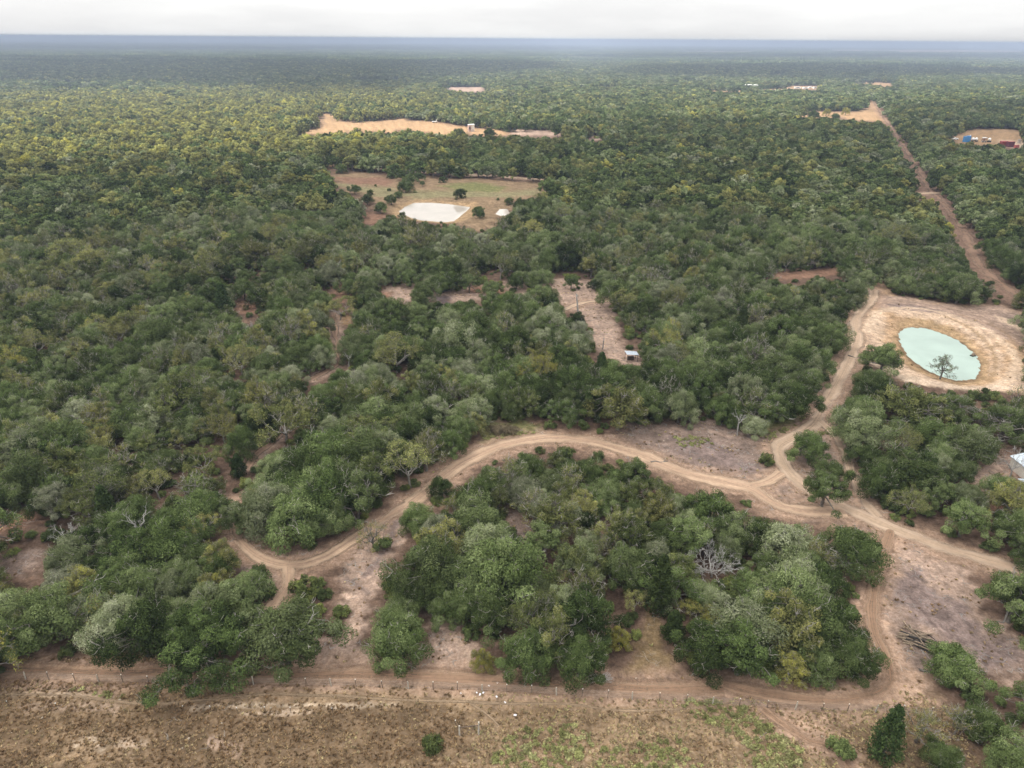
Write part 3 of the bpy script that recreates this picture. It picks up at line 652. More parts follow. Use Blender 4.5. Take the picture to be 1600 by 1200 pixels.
def add_form(kind, crown, trunk, lm, bm=None):
    bm = bm or M_BARK
    FORMS.setdefault(kind, []).append({'crown': leafmesh('crown', crown, lm), 'trunk': leafmesh('trunk', trunk, bm), 'joined': joined('tree', crown, trunk, [lm, bm])})
NOAK, NPOST, NBUSH, NCED = 8, 6, 4, 3
for s in range(3):
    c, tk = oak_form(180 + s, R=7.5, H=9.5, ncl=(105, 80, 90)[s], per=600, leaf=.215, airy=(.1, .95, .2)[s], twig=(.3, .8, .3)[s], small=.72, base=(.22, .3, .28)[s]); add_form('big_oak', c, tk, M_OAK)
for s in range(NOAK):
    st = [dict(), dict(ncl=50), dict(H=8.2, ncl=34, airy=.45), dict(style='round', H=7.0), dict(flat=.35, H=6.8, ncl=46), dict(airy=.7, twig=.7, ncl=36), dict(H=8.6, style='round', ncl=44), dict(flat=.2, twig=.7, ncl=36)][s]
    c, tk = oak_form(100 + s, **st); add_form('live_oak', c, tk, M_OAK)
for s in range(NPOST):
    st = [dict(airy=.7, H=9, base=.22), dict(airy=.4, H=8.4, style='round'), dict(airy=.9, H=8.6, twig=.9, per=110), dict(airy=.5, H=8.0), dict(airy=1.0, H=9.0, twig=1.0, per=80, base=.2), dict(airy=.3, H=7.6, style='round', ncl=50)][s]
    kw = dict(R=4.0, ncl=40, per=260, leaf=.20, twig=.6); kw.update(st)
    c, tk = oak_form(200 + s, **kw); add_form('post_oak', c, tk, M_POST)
for s in range(NBUSH):
    c, tk = shrub_form(300 + s, airy=s % 2); add_form('bush', c, tk, M_SHRUB)
for s in range(NCED):
    c, tk = cedar_form(400 + s, R=2.3 if s < 2 else 2.0, H=[7.0, 6.0, 8.5][s]); add_form('cedar_tree', c, tk, M_CEDAR)
DEAD = []
for s, kw in enumerate([dict(H=7.5, spread=1.1, depth=7, nmain=6, base=.16, trunk_r=.2), dict(H=7.5, spread=.5, depth=4, nmain=3, base=.4), dict(H=6.0, spread=.9, depth=5, nmain=4, base=.3), dict(H=8.0, spread=.75, depth=5, nmain=5, base=.25), dict(H=5.0, spread=.3, depth=2, nmain=2, base=.6)]):
    c, tk, br = dead_form(500 + s, **kw); DEAD.append((leafmesh('trunk', tk, M_DEAD), leafmesh('branches', br, M_DEAD)))
PALE_T = []
for s, kw in enumerate([dict(H=8.5, spread=.9, depth=6, nmain=6, base=.22, leafy=14, trunk_r=.26), dict(H=8.0, spread=.7, depth=6, nmain=5, base=.28, leafy=10), dict(H=8.0, spread=1.0, depth=5, nmain=6, base=.2, leafy=34)]):
    c, tk, br = dead_form(520 + s, **kw)
    PALE_T.append((leafmesh('crown', c, M_POST), leafmesh('trunk', tk, M_BARK), leafmesh('branches', br, M_BARK)))

def spread_of(me):
    v_ = np.empty(len(me.vertices) * 3, np.float32); me.vertices.foreach_get('co', v_); v_ = v_.reshape(-1, 3); return float(np.percentile(np.hypot(v_[:, 0], v_[:, 1]), 93))
DEAD_R = [spread_of(b_) for a, b_ in DEAD]; PALE_R = [spread_of(b_) for c, a, b_ in PALE_T]
print('spreads', DEAD_R, PALE_R, [spread_of(f['crown']) for f in FORMS['live_oak']], [spread_of(f['crown']) for f in FORMS['post_oak']])
# ------------------------------------------------------------------ where trees stand
MW, MH = 800, 640
clear = np.zeros((MH, MW), bool)                # the ground that the photograph shows bare, as seen from the drone
def raster(px, py):
    x0, x1 = max(0, int(px.min() / 2)), min(MW - 1, int(px.max() / 2) + 1); y0, y1 = max(0, int(py.min() / 2)), min(MH - 1, int(py.max() / 2) + 1)
    if x1 <= x0 or y1 <= y0: return
    yy, xx = np.mgrid[y0:y1 + 1, x0:x1 + 1]
    Pt = np.stack([xx.ravel() * 2 + 1.0, yy.ravel() * 2 + 1.0], 1)
    clear[y0:y1 + 1, x0:x1 + 1] |= inside(Pt, np.stack([px, py], 1)).reshape(yy.shape)
for pts, c, f, keep in AREAS:
    if keep: a = np.array(pts, float); raster(a[:, 0], a[:, 1])
for poly in (POND, TANK, TANK2): a = np.array(poly, float); raster(a[:, 0], a[:, 1])
for nm, line, wd in ROADW:
    t_ = np.gradient(line, axis=0); t_ /= np.linalg.norm(t_, axis=1)[:, None]; nrm = np.stack([t_[:, 1], -t_[:, 0]], 1)
    wv = wd * .58
    A_, B_ = line - nrm * wv, line + nrm * wv
    for i in range(len(line) - 1):
        q = np.array([A_[i], A_[i + 1], B_[i + 1], B_[i]]); px, py, _ = project(np.c_[q, np.zeros(4)]); raster(px, py)

hero = np.zeros((MH, MW), np.float32)           # how far the picked-out tree seen at a place stands
HC = [None]
def covered(x, y, R, H):
    """share of a crown that would stand before open ground; and whether its foot is on it"""
    n = len(x); cnt = np.zeros(n); hc_ = np.zeros(n)
    samp = [(0, 0, .98), (-.6, 0, .85), (.6, 0, .85), (-.9, 0, .5), (.9, 0, .5), (0, .7, .8), (0, -.7, .7), (-.5, -.6, .6), (.5, -.6, .6), (0, -.9, .4), (-.6, .5, .7), (.6, .5, .7)]
    for a, b_, c_ in samp:
        px, py, z = project(np.stack([x + a * R, y + b_ * R, c_ * H], 1))
        ix, iy = (px / 2).astype(int), (py / 2).astype(int)
        ok = (ix >= 0) & (ix < MW) & (iy >= 0) & (iy < MH)
        jy, jx = np.clip(iy, 0, MH - 1), np.clip(ix, 0, MW - 1)
        cnt += np.where(ok, clear[jy, jx], 0); hc_ += np.where(ok & (hero[jy, jx] > np.hypot(x, y) + 1.0), 1, 0)
    px, py, z = project(np.stack([x, y, np.zeros(n)], 1)); ix, iy = (px / 2).astype(int), (py / 2).astype(int)
    ok = (ix >= 0) & (ix < MW) & (iy >= 0) & (iy < MH)
    foot = np.where(ok, clear[np.clip(iy, 0, MH - 1), np.clip(ix, 0, MW - 1)], False)
    HC[0] = hc_ / len(samp)
    return cnt / len(samp), foot

# trees picked out one by one: kind, foot (px), crown width (px), tone, form, label, landmark phrase or None
T = [
    ('live_oak', 333, 1040, 166, .08, 0, 'large dark drooping oak overhanging the fence at the end of the farm track', 'the large drooping fence oak'),
    ('live_oak', 450, 1035, 134, .52, 1, 'airy grey-green oak with open forked trunk just right of the drooping fence oak', 'the airy forked oak'),
    ('bush', 405, 930, 62, .25, 0, 'low dark green bush inside the bend where the two dirt tracks meet', None),
    ('bush', 478, 928, 50, .55, 1, 'small bright green bush behind the airy forked oak', None),
    ('live_oak', 620, 1028, 98, .38, 3, 'lone round oak on the pink bare soil left of the grove', 'the lone oak on pink soil'),
    ('post_oak', 585, 856, 52, .62, 4, 'thin pale lichen-covered tree beside the curving dirt track', 'the thin pale trackside tree'),
    ('bush', 600, 858, 30, .2, 2, 'dark bush at the foot of the thin pale trackside tree', None),
    ('live_oak', 692, 778, 40, .0, 6, 'very dark round oak in front of the orange track cutting', 'the dark round oak by the cutting'),
    ('bush', 720, 782, 24, .7, 1, 'narrow yellow-green bush beside the dark round oak at the cutting', None),
    ('post_oak', 757, 1045, 40, .78, 5, 'small yellow-green tree at the corner of the grove facing the fence', 'the yellow corner tree'),
    ('bush', 675, 1170, 38, .42, 0, 'lone round green bush in the rust brown field', 'the lone field bush'),
    ('post_oak', 1228, 1062, 58, .72, 1, 'bright yellow-green small tree on the front edge of the grove', 'the bright yellow-green edge tree'),
    ('cedar_tree', 1376, 1188, 66, .12, 2, 'tall dark conical cedar below the fence corner', 'the tall dark conical cedar'),
    ('bush', 1312, 1180, 44, .35, 2, 'grey-green bush left of the tall dark conical cedar', None),
    ('post_oak', 1432, 1160, 66, .50, 2, 'airy yellow-green tree right of the tall dark conical cedar', None),
    ('live_oak', 1492, 1064, 84, .36, 4, 'low spreading green oak below the log pile', 'the low oak below the log pile'),
    ('live_oak', 1574, 972, 108, .45, 2, 'tall open grey-trunked oak on the far bank of the bare purple soil', 'the tall grey-trunked oak'),
    ('live_oak', 1612, 990, 90, .40, 5, 'leaning grey-trunked oak at the very edge of the bare purple soil', None),
    ('live_oak', 1530, 1150, 72, .32, 7, 'broad mixed green oak in the thicket under the low spreading oak', None),
    ('live_oak', 1606, 1130, 84, .36, 5, 'wide oak in the bottom corner thicket behind the broad mixed oak', None),
    ('live_oak', 1466, 1200, 62, .30, 1, 'dark green oak beside the tall dark conical cedar', None),
    ('live_oak', 1570, 1210, 84, .42, 0, 'light green oak at the bottom corner under the white bare branch', None),
    ('post_oak', 1490, 1150, 56, .55, 4, 'thin greyish tree between the conical cedar and the corner thicket', None),
    ('dead', 1112, 900, 92, 0, 0, 'large bleached bare tree spreading silver branches in the middle of the grove', 'the large silver dead tree'),
    ('dead', 1312, 888, 58, 0, 0, 'bare grey tree arching in the oak at the grove corner by the road', 'the arching bare tree'),
    ('dead', 222, 856, 50, 0, 1, 'slim white dead tree with forked top rising from the left wood', 'the slim white dead tree'),
    ('dead', 1153, 680, 30, 0, 1, 'small forked dead tree standing at the edge of the middle clearing', 'the small forked dead tree'),
    ('dead', 904, 488, 13, 0, 4, 'charred dead pole of a tree in the pink clearing', 'the charred dead pole'),
    ('dead', 941, 546, 9, 0, 4, 'short charred snag above the metal deer feeder roof', None),
    ('dead', 1578, 745, 52, 0, 3, 'white bare forked tree behind the blue metal roof', 'the white bare tree by the roof'),
    ('dead', 1578, 1195, 34, 0, 1, 'small white antler-like dead tree in the bottom corner thicket', None),
    ('dead', 108, 858, 44, 0, 2, 'pale lichen-grey dead tree among the oaks near the red soil gap', None),
    ('dead', 288, 735, 22, 0, 1, 'thin white snag low in the left wood beside the cedar path', None),
    ('dead', 400, 530, 28, 0, 2, 'small silver bare tree at the edge of the long wood left of the forest path', None),
    ('dead', 545, 575, 20, 0, 1, 'thin grey snag at the bend of the forest path', None),
    ('dead', 1215, 612, 24, 0, 2, 'grey bare tree right of the vivid green tree', None),
    ('dead', 1085, 560, 26, 0, 2, 'grey bare tree inside the wood below the metal roof', None),
    ('post_oak', 1467, 595, 40, .12, 2, 'lone airy tree on the near bank of the turquoise pond', 'the lone pond tree'),
    ('live_oak', 1190, 625, 72, .3, 3, 'vivid light green tree at the edge of the wood by the sand road', 'the vivid green tree'),
    ('bush', 1197, 724, 27, .5, 0, 'small round green tree alone beside the sand road loop', 'the lone round bush by the loop'),
    ('live_oak', 1178, 684, 46, .75, 7, 'round grey-green oak next to the small forked dead tree', None),
    ('live_oak', 1262, 722, 62, .28, 1, 'dark oak inside the sand road loop', 'the dark loop oak'),
    ('live_oak', 1284, 792, 70, .34, 2, 'open dark oak on the verge where the roads join', 'the verge oak at the junction'),
    ('live_oak', 1296, 752, 48, .36, 3, 'small oak between the dark loop oak and the junction oak', None),
    ('live_oak', 1372, 592, 64, .42, 2, 'open leaning oak between the sand road and the turquoise pond', 'the leaning pond-side oak'),
    ('live_oak', 1340, 658, 66, .30, 4, 'dark oak by the sand road below the pond bank', None),
    ('live_oak', 1352, 625, 50, .32, 0, 'dark green oak below the leaning pond-side oak', None),
    ('post_oak', 1410, 668, 96, .33, 3, 'broad olive oak at the head of the pond-side grove', 'the broad olive oak'),
    ('live_oak', 1480, 664, 86, .35, 4, 'flat-topped green oak right of the broad olive oak', None),
    ('live_oak', 1562, 690, 100, .34, 4, 'flat spreading oak on dark trunks at the end of the pond-side grove', None),
    ('pale', 1403, 712, 66, .4, 0, 'pale grey-twigged bare tree in the pond-side grove', 'the pale twiggy tree in the pond-side grove'),
    ('live_oak', 1450, 700, 70, .33, 3, 'round green oak right of the pale twiggy tree', None),
    ('live_oak', 1512, 728, 80, .56, 7, 'grey-green oak on a dark trunk above the red soil gap', None),
    ('live_oak', 1372, 760, 64, .36, 1, 'green oak at the head of the roadside row opposite the verge oak', None),
    ('live_oak', 1418, 770, 84, .32, 0, 'broad dark oak in the roadside row', None),
    ('live_oak', 1455, 792, 60, .44, 2, 'small oak at the end of the roadside row', None),
    ('live_oak', 1500, 838, 76, .42, 2, 'open oak on the verge above the curved main road', None),
    ('live_oak', 1582, 850, 76, .38, 1, 'oak at the edge above the curved main road', None),
    ('live_oak', 1562, 780, 56, .34, 3, 'round oak in front of the blue metal roof', 'the round oak by the metal roof'),
    ('post_oak', 1575, 812, 74, .60, 1, 'yellow-green oak below the blue metal roof', None),
    ('cedar_tree', 352, 494, 36, .05, 0, 'dark conical cedar standing out in the red clearing strip', 'the dark cedar in the red clearing'),
    ('cedar_tree', 375, 745, 32, .1, 1, 'dark cedar at the end of the forest path', 'the cedar at the path end'),
    ('cedar_tree', 25, 500, 28, .6, 0, 'green young cedar at the edge of the long wood', None),
    ('pale', 620, 582, 80, .45, 0, 'large pale silver-twigged tree in the middle of the long wood', 'the large silver-twigged tree'),
    ('pale', 642, 762, 78, .42, 1, 'pale grey twiggy tree beside the orange cutting', 'the pale twiggy tree at the cutting'),
    ('pale', 447, 690, 100, .38, 2, 'wide pale olive tree over the forest path', 'the wide pale olive tree'),
    ('pale', 352, 692, 66, .6, 0, 'tan and silver twiggy tree behind the cedar at the path end', None),
    ('pale', 320, 740, 62, .35, 2, 'tall feathery olive tree left of the cedar at the path end', None),
    ('pale', 168, 700, 46, .62, 1, 'yellowish twiggy tree in the left wood', 'the yellowish twiggy tree'),
    ('pale', 250, 780, 52, .5, 1, 'pale yellow-green twiggy tree above the slim white dead tree', None),
    ('pale', 380, 588, 70, .5, 0, 'pale grey tree with bare crown below the long wood', None),
    ('pale', 190, 545, 44, .5, 1, 'tan twiggy tree behind the yellow trees of the left wood', None),
    ('pale', 60, 560, 60, .5, 0, 'grey twiggy tree among olive oaks at the edge of the left wood', None),
    ('pale', 990, 955, 40, .55, 1, 'yellowish bare tree leaning over the brown lane in the grove', None),
    ('pale', 1078, 968, 40, .72, 1, 'tan half-bare tree beside the bright yellow oak in the grove', None),
    ('post_oak', 1112, 985, 44, .75, 5, 'bright yellow-green tree in the front half of the grove', 'the bright yellow tree in the grove'),
    ('post_oak', 965, 672, 92, .46, 3, 'broad olive-gold oak at the top edge of the middle clearing', 'the olive-gold oak'),
    ('live_oak', 470, 842, 106, .40, 0, 'big bright oak filling the inside of the track bend', 'the big oak inside the track bend'),
    ('live_oak', 378, 832, 66, .50, 2, 'open oak with dark leaning limbs at the turn of the track', 'the open oak at the track turn'),
    ('live_oak', 846, 868, 70, .45, 2, 'open oak standing free on a dark trunk in the little grove gap', 'the free-standing oak in the grove gap'),
    ('live_oak', 745, 850, 96, .50, 0, 'broad grey-green oak at the left shoulder of the grove', None),
    ('live_oak', 655, 828, 60, .36, 3, 'round green oak at the grove tip by the track', None),
    ('bush', 796, 838, 27, .4, 1, 'small green bush in the little gap inside the grove', None),
    ('live_oak', 1320, 880, 96, .33, 4, 'wide dark oak arched at the grove corner by the main road', 'the arched corner oak'),
    ('live_oak', 1325, 1055, 84, .30, 1, 'dark dense oak at the front corner of the grove by the farm track', None),
    ('live_oak', 905, 1058, 92, .24, 1, 'dense dark green oak on the front edge of the grove beside the fence', 'the dense dark front oak'),
    ('live_oak', 820, 1045, 90, .28, 3, 'dense round oak next to the yellow corner tree', None),
    ('live_oak', 700, 965, 60, .40, 6, 'oak leaning out over the pink soil at the grove flank', None),
    ('cedar_tree', 1050, 1000, 46, .3, 1, 'bright dark-green rounded cedar beside the brown lane', None),
    ('post_oak', 968, 1010, 40, .82, 5, 'yellow-leaved small tree left of the brown lane', 'the yellow tree by the brown lane'),
    ('live_oak', 960, 480, 58, .42, 0, 'broad grey-green oak at the pink clearing corner', 'the broad oak at the pink clearing'),
    ('live_oak', 720, 312, 20, .05, 3, 'lone dark round oak in the pond meadow', 'the lone meadow oak'),
    ('live_oak', 693, 285, 13, .15, 3, 'small round oak at the back edge of the pond meadow', None),
    ('live_oak', 748, 340, 18, .25, 3, 'small oak on the bank at the corner of the tan stock tank', None),
    ('live_oak', 750, 346, 17, .2, 1, 'second small oak on the tan tank bank, nearest the water', None),
    ('bush', 629, 340, 13, .3, 0, 'round bush on the left bank of the tan stock tank', None),
    ('bush', 778, 317, 6, .3, 0, 'tiny bush alone in the meadow by the small stock tank', None),
    ('live_oak', 796, 321, 14, .3, 3, 'small oak behind the small stock tank', None),
    ('live_oak', 628, 282, 22, .3, 0, 'round oak at the top of the meadow tree row', None), ('live_oak', 640, 288, 20, .35, 1, 'middle oak of the meadow tree row', None),
    ('live_oak', 634, 301, 26, .3, 3, 'lower oak of the meadow tree row', None), ('live_oak', 655, 284, 18, .4, 0, 'right-hand oak of the meadow tree row', None), ('live_oak', 660, 291, 10, .4, 2, 'small open oak right of the meadow tree row', None),
    ('live_oak', 622, 312, 14, .3, 3, 'narrow oak at the foot of the meadow tree row', None), ('bush', 587, 291, 5, .3, 0, 'tiny bush in the red part of the meadow', None),
    ('bush', 608, 299, 8, .4, 1, 'small bush left of the meadow tree row', None), ('live_oak', 579, 304, 11, .3, 3, 'small round oak in the meadow left of the row', None), ('live_oak', 555, 303, 18, .35, 0, 'oak pair at the left edge of the pond meadow', None),
    ('live_oak', 560, 297, 8, .4, 3, 'tiny oak behind the left meadow pair', None), ('live_oak', 575, 322, 22, .32, 0, 'oak on the lower left edge of the meadow', None), ('live_oak', 595, 336, 22, .3, 1, 'oak left of the tan stock tank', None), ('live_oak', 612, 322, 20, .36, 0, 'oak beside the tan tank bank', None),
    ('live_oak', 533, 271, 20, .3, 3, 'oak by the bright sand patch beyond the meadow', None), ('live_oak', 579, 270, 11, .2, 3, 'dark round oak on the far side of the meadow', None), ('live_oak', 612, 279, 13, .2, 3, 'dark oak at the far meadow edge', None),
    ('live_oak', 688, 458, 40, .36, 0, 'oak on a tall trunk in the red clearing strip', None), ('live_oak', 734, 458, 36, .4, 2, 'oak with visible stem in the middle of the red clearing strip', None), ('live_oak', 770, 462, 32, .38, 3, 'oak nearest the front of the red clearing strip', None),
    ('live_oak', 655, 470, 28, .45, 6, 'bright oak beside the burnt black patch', None), ('live_oak', 640, 448, 34, .3, 0, 'dark oak at the back of the red clearing strip', None), ('live_oak', 580, 468, 38, .5, 2, 'grey-green oak at the left of the red clearing strip', None), ('live_oak', 545, 462, 34, .4, 0, 'oak beside the pale olive tree in the red strip', None),
    ('live_oak', 550, 444, 26, .3, 3, 'leaning oak at the back left of the red strip', None), ('pale', 532, 500, 54, .45, 2, 'pale olive flat tree over the bright sand patch', 'the pale tree over the sand patch'), ('live_oak', 835, 452, 40, .45, 7, 'olive oak at the right end of the red strip', None), ('live_oak', 893, 452, 28, .3, 2, 'dark-stemmed oak behind the charred dead pole', None),
    ('live_oak', 722, 500, 44, .3, 4, 'flat-topped dark oak in front of the red strip', None), ('live_oak', 790, 505, 60, .28, 1, 'broad dark oak in front of the red strip', None),
    ('live_oak', 1208, 449, 18, .2, 3, 'small dark oak in the far right red strip', None), ('live_oak', 1252, 470, 22, .5, 2, 'open oak below the far right red strip', None),
    ('post_oak', 253, 158, 20, 1.0, 5, 'single yellow tree far off in the pale wood', None), ('post_oak', 430, 181, 26, .95, 5, 'light yellow-green tree at the far end of the tan field', None), ('live_oak', 1270, 186, 22, .05, 3, 'dark oak in the far tan clearing by the cut', None), ('live_oak', 1304, 187, 13, .1, 3, 'small dark oak near the far tan clearing edge', None), ('post_oak', 1290, 181, 12, .9, 5, 'pale yellow tree beside the dark oak in the far tan clearing', None), ('post_oak', 1320, 180, 13, .9, 5, 'second pale yellow tree right of the dark oak in the far tan clearing', None),
    ('live_oak', 797, 206, 20, .05, 3, 'dark oak right of the cream tower', None), ('live_oak', 820, 206, 18, .08, 1, 'dark oak at the far edge right of the cream tower', None), ('live_oak', 765, 214, 22, .05, 3, 'dark oak in front of the cream tower field', None), ('post_oak', 752, 200, 8, .92, 5, 'tiny bright green tree just right of the cream tower', None), ('live_oak', 716, 216, 20, .05, 3, 'dark oak in front left of the cream tower', None),
]
RAD0 = {'live_oak': 4.5, 'post_oak': 4.0, 'bush': 1.6, 'cedar_tree': 2.3, 'dead': 4.0, 'pale': 4.6}
HEI0 = {'live_oak': 7.5, 'post_oak': 8.4, 'bush': 2.2, 'cedar_tree': 7.2, 'dead': 7.0, 'pale': 8.0}
hand = []
for kd, bx, by, cw, tone, form, lab, lm in T:
    p = G(bx, by); _, _, z = project(np.array([[p[0], p[1], 3.0]]))
    R = cw / 2 * float(z[0]) / FPX
    hand.append((kd, p[0], p[1], R, tone, form, lab, lm))
HX = np.array([[h[1], h[2], h[3]] for h in hand])
for kd, hx, hy, hr, *_ in hand:
    hh = {'bush': 1.5, 'cedar_tree': 3.1, 'dead': 1.7, 'post_oak': 1.9, 'live_oak': 1.5, 'pale': 1.7}[kd] * hr
    px, py, z = project(np.array([[hx, hy, hh * .62]])); ra = hr * FPX / z[0] * (.85 if kd == 'dead' else .72); rb = (hh * .42 * .85 + hr * .35) * FPX / z[0]
    yy, xx = np.mgrid[0:MH, 0:MW] if False else np.mgrid[max(0, int((py[0] - rb) / 2)):min(MH, int((py[0] + rb) / 2) + 1), max(0, int((px[0] - ra) / 2)):min(MW, int((px[0] + ra) / 2) + 1)]
    if yy.size:
        m_ = ((xx * 2 - px[0]) / ra) ** 2 + ((yy * 2 - py[0]) / rb) ** 2 < 1
        if kd == 'live_oak': m_ &= ((xx * 2 - px[0]) / ra) ** 2 + ((yy * 2 - py[0]) / rb) ** 2 < .45
        d_ = math.hypot(hx, hy); cur = hero[yy, xx]; hero[yy, xx] = np.where(m_ & ((cur == 0) | (cur > d_)), d_, cur)
    rx, ry = (px[0], py[0])

# the wood: one point per tree out to 2.5 km
def scatter(r0, r1, sp, seed):
    g = np.random.default_rng(seed)
    half = math.sin(R_(50)) * r1
    xs = np.arange(-half, half, sp); ys = np.arange(r0 * .5, r1, sp * .87)
    X, Y = np.meshgrid(xs, ys); X = X + (np.arange(len(ys)) % 2)[:, None] * sp * .5
    X = (X + g.uniform(-.42, .42, X.shape) * sp).ravel(); Y = (Y + g.uniform(-.42, .42, Y.shape) * sp).ravel()
    r = np.hypot(X, Y); a = np.degrees(np.arctan2(X, Y)); k = (r >= r0) & (r < r1) & (np.abs(a) < 50)
    return X[k], Y[k]
bands = [(45, 330, 4.1), (330, 1000, 6.0), (1000, 2600, 7.6)]
WX, WY, WB = [], [], []
for bi, (a, b_, sp) in enumerate(bands):
    x, y = scatter(a, b_, sp, 40 + bi); WX.append(x); WY.append(y); WB.append(np.full(len(x), bi))
WX = np.concatenate(WX); WY = np.concatenate(WY); WB = np.concatenate(WB); nW = len(WX)
PW = np.stack([WX, WY], 1)
dist = np.hypot(WX, WY)
u = rng.uniform(0, 1, nW)
pxW, pyW, _ = project(np.c_[PW, np.zeros(nW)])
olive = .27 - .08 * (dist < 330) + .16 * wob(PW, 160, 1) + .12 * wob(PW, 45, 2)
olive += .52 * sst(dist, 420, 540) * (1 - sst(pxW, 500, 900)) * (1 - sst(dist, 1150, 1300))  # more post oaks over the far left band: species mix plus painted sunlight
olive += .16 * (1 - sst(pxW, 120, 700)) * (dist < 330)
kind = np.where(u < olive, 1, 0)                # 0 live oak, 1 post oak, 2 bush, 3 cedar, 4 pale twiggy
v = rng.uniform(0, 1, nW)
kind = np.where(v < .10, 2, kind); kind = np.where((v > .10) & (v < .107), 3, kind); kind = np.where((v > .12) & (v < .15) & (dist < 420), 4, kind)
Rw = np.where(kind == 0, rng.uniform(2.1, 4.2, nW), np.where(kind == 1, rng.uniform(1.9, 3.7, nW), np.where(kind == 2, rng.uniform(1.2, 2.2, nW), np.where(kind == 3, rng.uniform(1.5, 2.4, nW), rng.uniform(2.8, 4.6, nW)))))
Rw *= np.array([1.08, 1.42, 1.75])[WB] * (1 + .2 * wob(PW, 95, 2) + .12 * wob(PW, 33, 0))
Rw = np.where(rng.uniform(0, 1, nW) < .14, Rw * 1.22, Rw)
h0 = np.array([7.5 / 4.5, 2.1, 1.4, 3.1, 1.8]); Hw = np.minimum(Rw * h0[kind] * 1.12, 9.5) * rng.uniform(.88, 1.12, nW)
cov, foot = covered(WX, WY, Rw, Hw); hcov = HC[0]
ok = ~foot & (cov < np.where(kind == 2, .02, np.where(WB == 0, .10, .16))) & (hcov < .3)
# crowns that stand too close to picked-out trees give way
for hx, hy, hr in HX:
    ok &= ~((np.hypot(WX - hx, WY - hy) < .62 * (hr + Rw * .7)) & (WB < 2))
ok &= ~((pxW > 1385) & (pyW > 1040) & (kind != 2) & (rng.uniform(0, 1, nW) < .8))
gap = wob(PW, 60, 3) + .6 * wob(PW, 19, 1)
grove = (pxW > 600) & (pxW < 1380) & (pyW > 700)
ok &= ~((gap > np.where(grove, 1.45, 1.02)) & (rng.uniform(0, 1, nW) < .75))
ok &= ~((gap > np.where(grove, 1.2, .75)) & (rng.uniform(0, 1, nW) < .35))
# in strips of open woodland trees stand apart
ok &= ~((pyW > 425) & (pyW < 475) & (pxW > 300) & (pxW < 960) & (rng.uniform(0, 1, nW) < .6))
sel = np.where(ok)[0]
WX, WY, WB, dist, kind, Rw, Hw = WX[sel], WY[sel], WB[sel], dist[sel], kind[sel], Rw[sel], Hw[sel]; PW = PW[sel]; pxW, pyW = pxW[sel], pyW[sel]; nW = len(sel)
tone = np.where(kind == 0, np.clip(.38 + .13 * wob(PW, 26, 0) + .12 * wob(PW, 130, 3) + .19 * rng.normal(size=nW), .0, .95), np.clip(.36 + .19 * rng.normal(size=nW) + .12 * wob(PW, 50, 2), .0, .74))
tone = np.where((kind == 0) & (rng.uniform(0, 1, nW) < .06), rng.uniform(.6, .9, nW), tone)
tone = np.where(kind == 2, rng.uniform(.1, .7, nW), tone)
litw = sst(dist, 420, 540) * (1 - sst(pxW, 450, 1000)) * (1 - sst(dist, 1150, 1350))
tone = np.where(kind == 1, tone * (1 - litw) + litw * np.clip(rng.normal(.56, .13, nW), .3, .8), tone)  # sunlight of that band put into a lighter, yellower leaf tone
print('trees', nW, 'near', int((WB == 0).sum()))

# ------------------------------------------------------------------ picked trees as things
KW = {0: 'live_oak', 1: 'post_oak', 2: 'bush', 3: 'cedar_tree', 4: 'pale'}
CATS = {'live_oak': 'tree', 'post_oak': 'tree', 'bush': 'bush', 'cedar_tree': 'tree', 'dead': 'dead tree', 'pale': 'tree'}
NAMES = {'live_oak': 'oak_tree', 'post_oak': 'post_oak_tree', 'bush': 'bush', 'cedar_tree': 'cedar_tree', 'dead': 'dead_tree', 'pale': 'twiggy_tree'}
GROUPS = {'live_oak': 'live oaks of the woodland', 'post_oak': 'olive and yellow post oaks', 'bush': 'bushes', 'cedar_tree': 'dark cedars', 'dead': 'dead trees', 'pale': 'pale twiggy trees'}
BIG = {}
def place(kd, x, y, R, tone, form, label, rz=None, zs=1.0):
    fk = 'big_oak' if kd == 'live_oak' and R > 5.9 else kd
    if fk == 'big_oak': form = BIG.get(label, form)
    s = R / (7.5 if fk == 'big_oak' else DEAD_R[form % len(DEAD)] if kd == 'dead' else PALE_R[form % len(PALE_T)] if kd == 'pale' else RAD0[kd])
    if kd == 'dead' and form % len(DEAD) in (1, 4): s = R / DEAD_R[form % len(DEAD)] * .9
    z = float(height(np.array([[x, y]]))[0])
    sz = s * zs if fk == 'big_oak' else min(s, 1.35) * zs if kd in ('live_oak', 'post_oak', 'pale') and s > 1.35 else s * zs
    e = empty(NAMES[kd], (x, y, z), random.uniform(0, 6.28) if rz is None else rz, (s, s, sz))
    tag(e, label, CATS[kd], GROUPS[kd])
    if kd == 'dead':
        a, b_ = DEAD[form % len(DEAD)]; obj('trunk', a, e); obj('branches', b_, e)
    elif kd == 'pale':
        c, a, b_ = PALE_T[form % len(PALE_T)]; o = obj('crown', c, e); o['tone'] = float(tone); obj('trunk', a, e); obj('branches', b_, e)
    else:
        f = FORMS[fk][form % len(FORMS[fk])]; o = obj('crown', f['crown'], e); o['tone'] = float(tone); obj('trunk', f['trunk'], e)
    return e
BIG = {}
LAND = [(lm, h[1], h[2]) for h, lm in zip(hand, [t_[7] for t_ in T]) if lm]
LAND += [(nm, *G(*p)) for nm, p in (('the fence corner brace', (748, 1140)), ('the log pile', (1440, 1000)), ('the turquoise pond', (1470, 555)), ('the tan stock tank', (685, 332)), ('the small metal shelter', (985, 562)), ('the burnt black patch', (688, 468)),
                                 ('the red soil gap', (25, 812)), ('the dry brush mound', (790, 672)), ('the bend of the forest path', (530, 565)))]
counts = {}
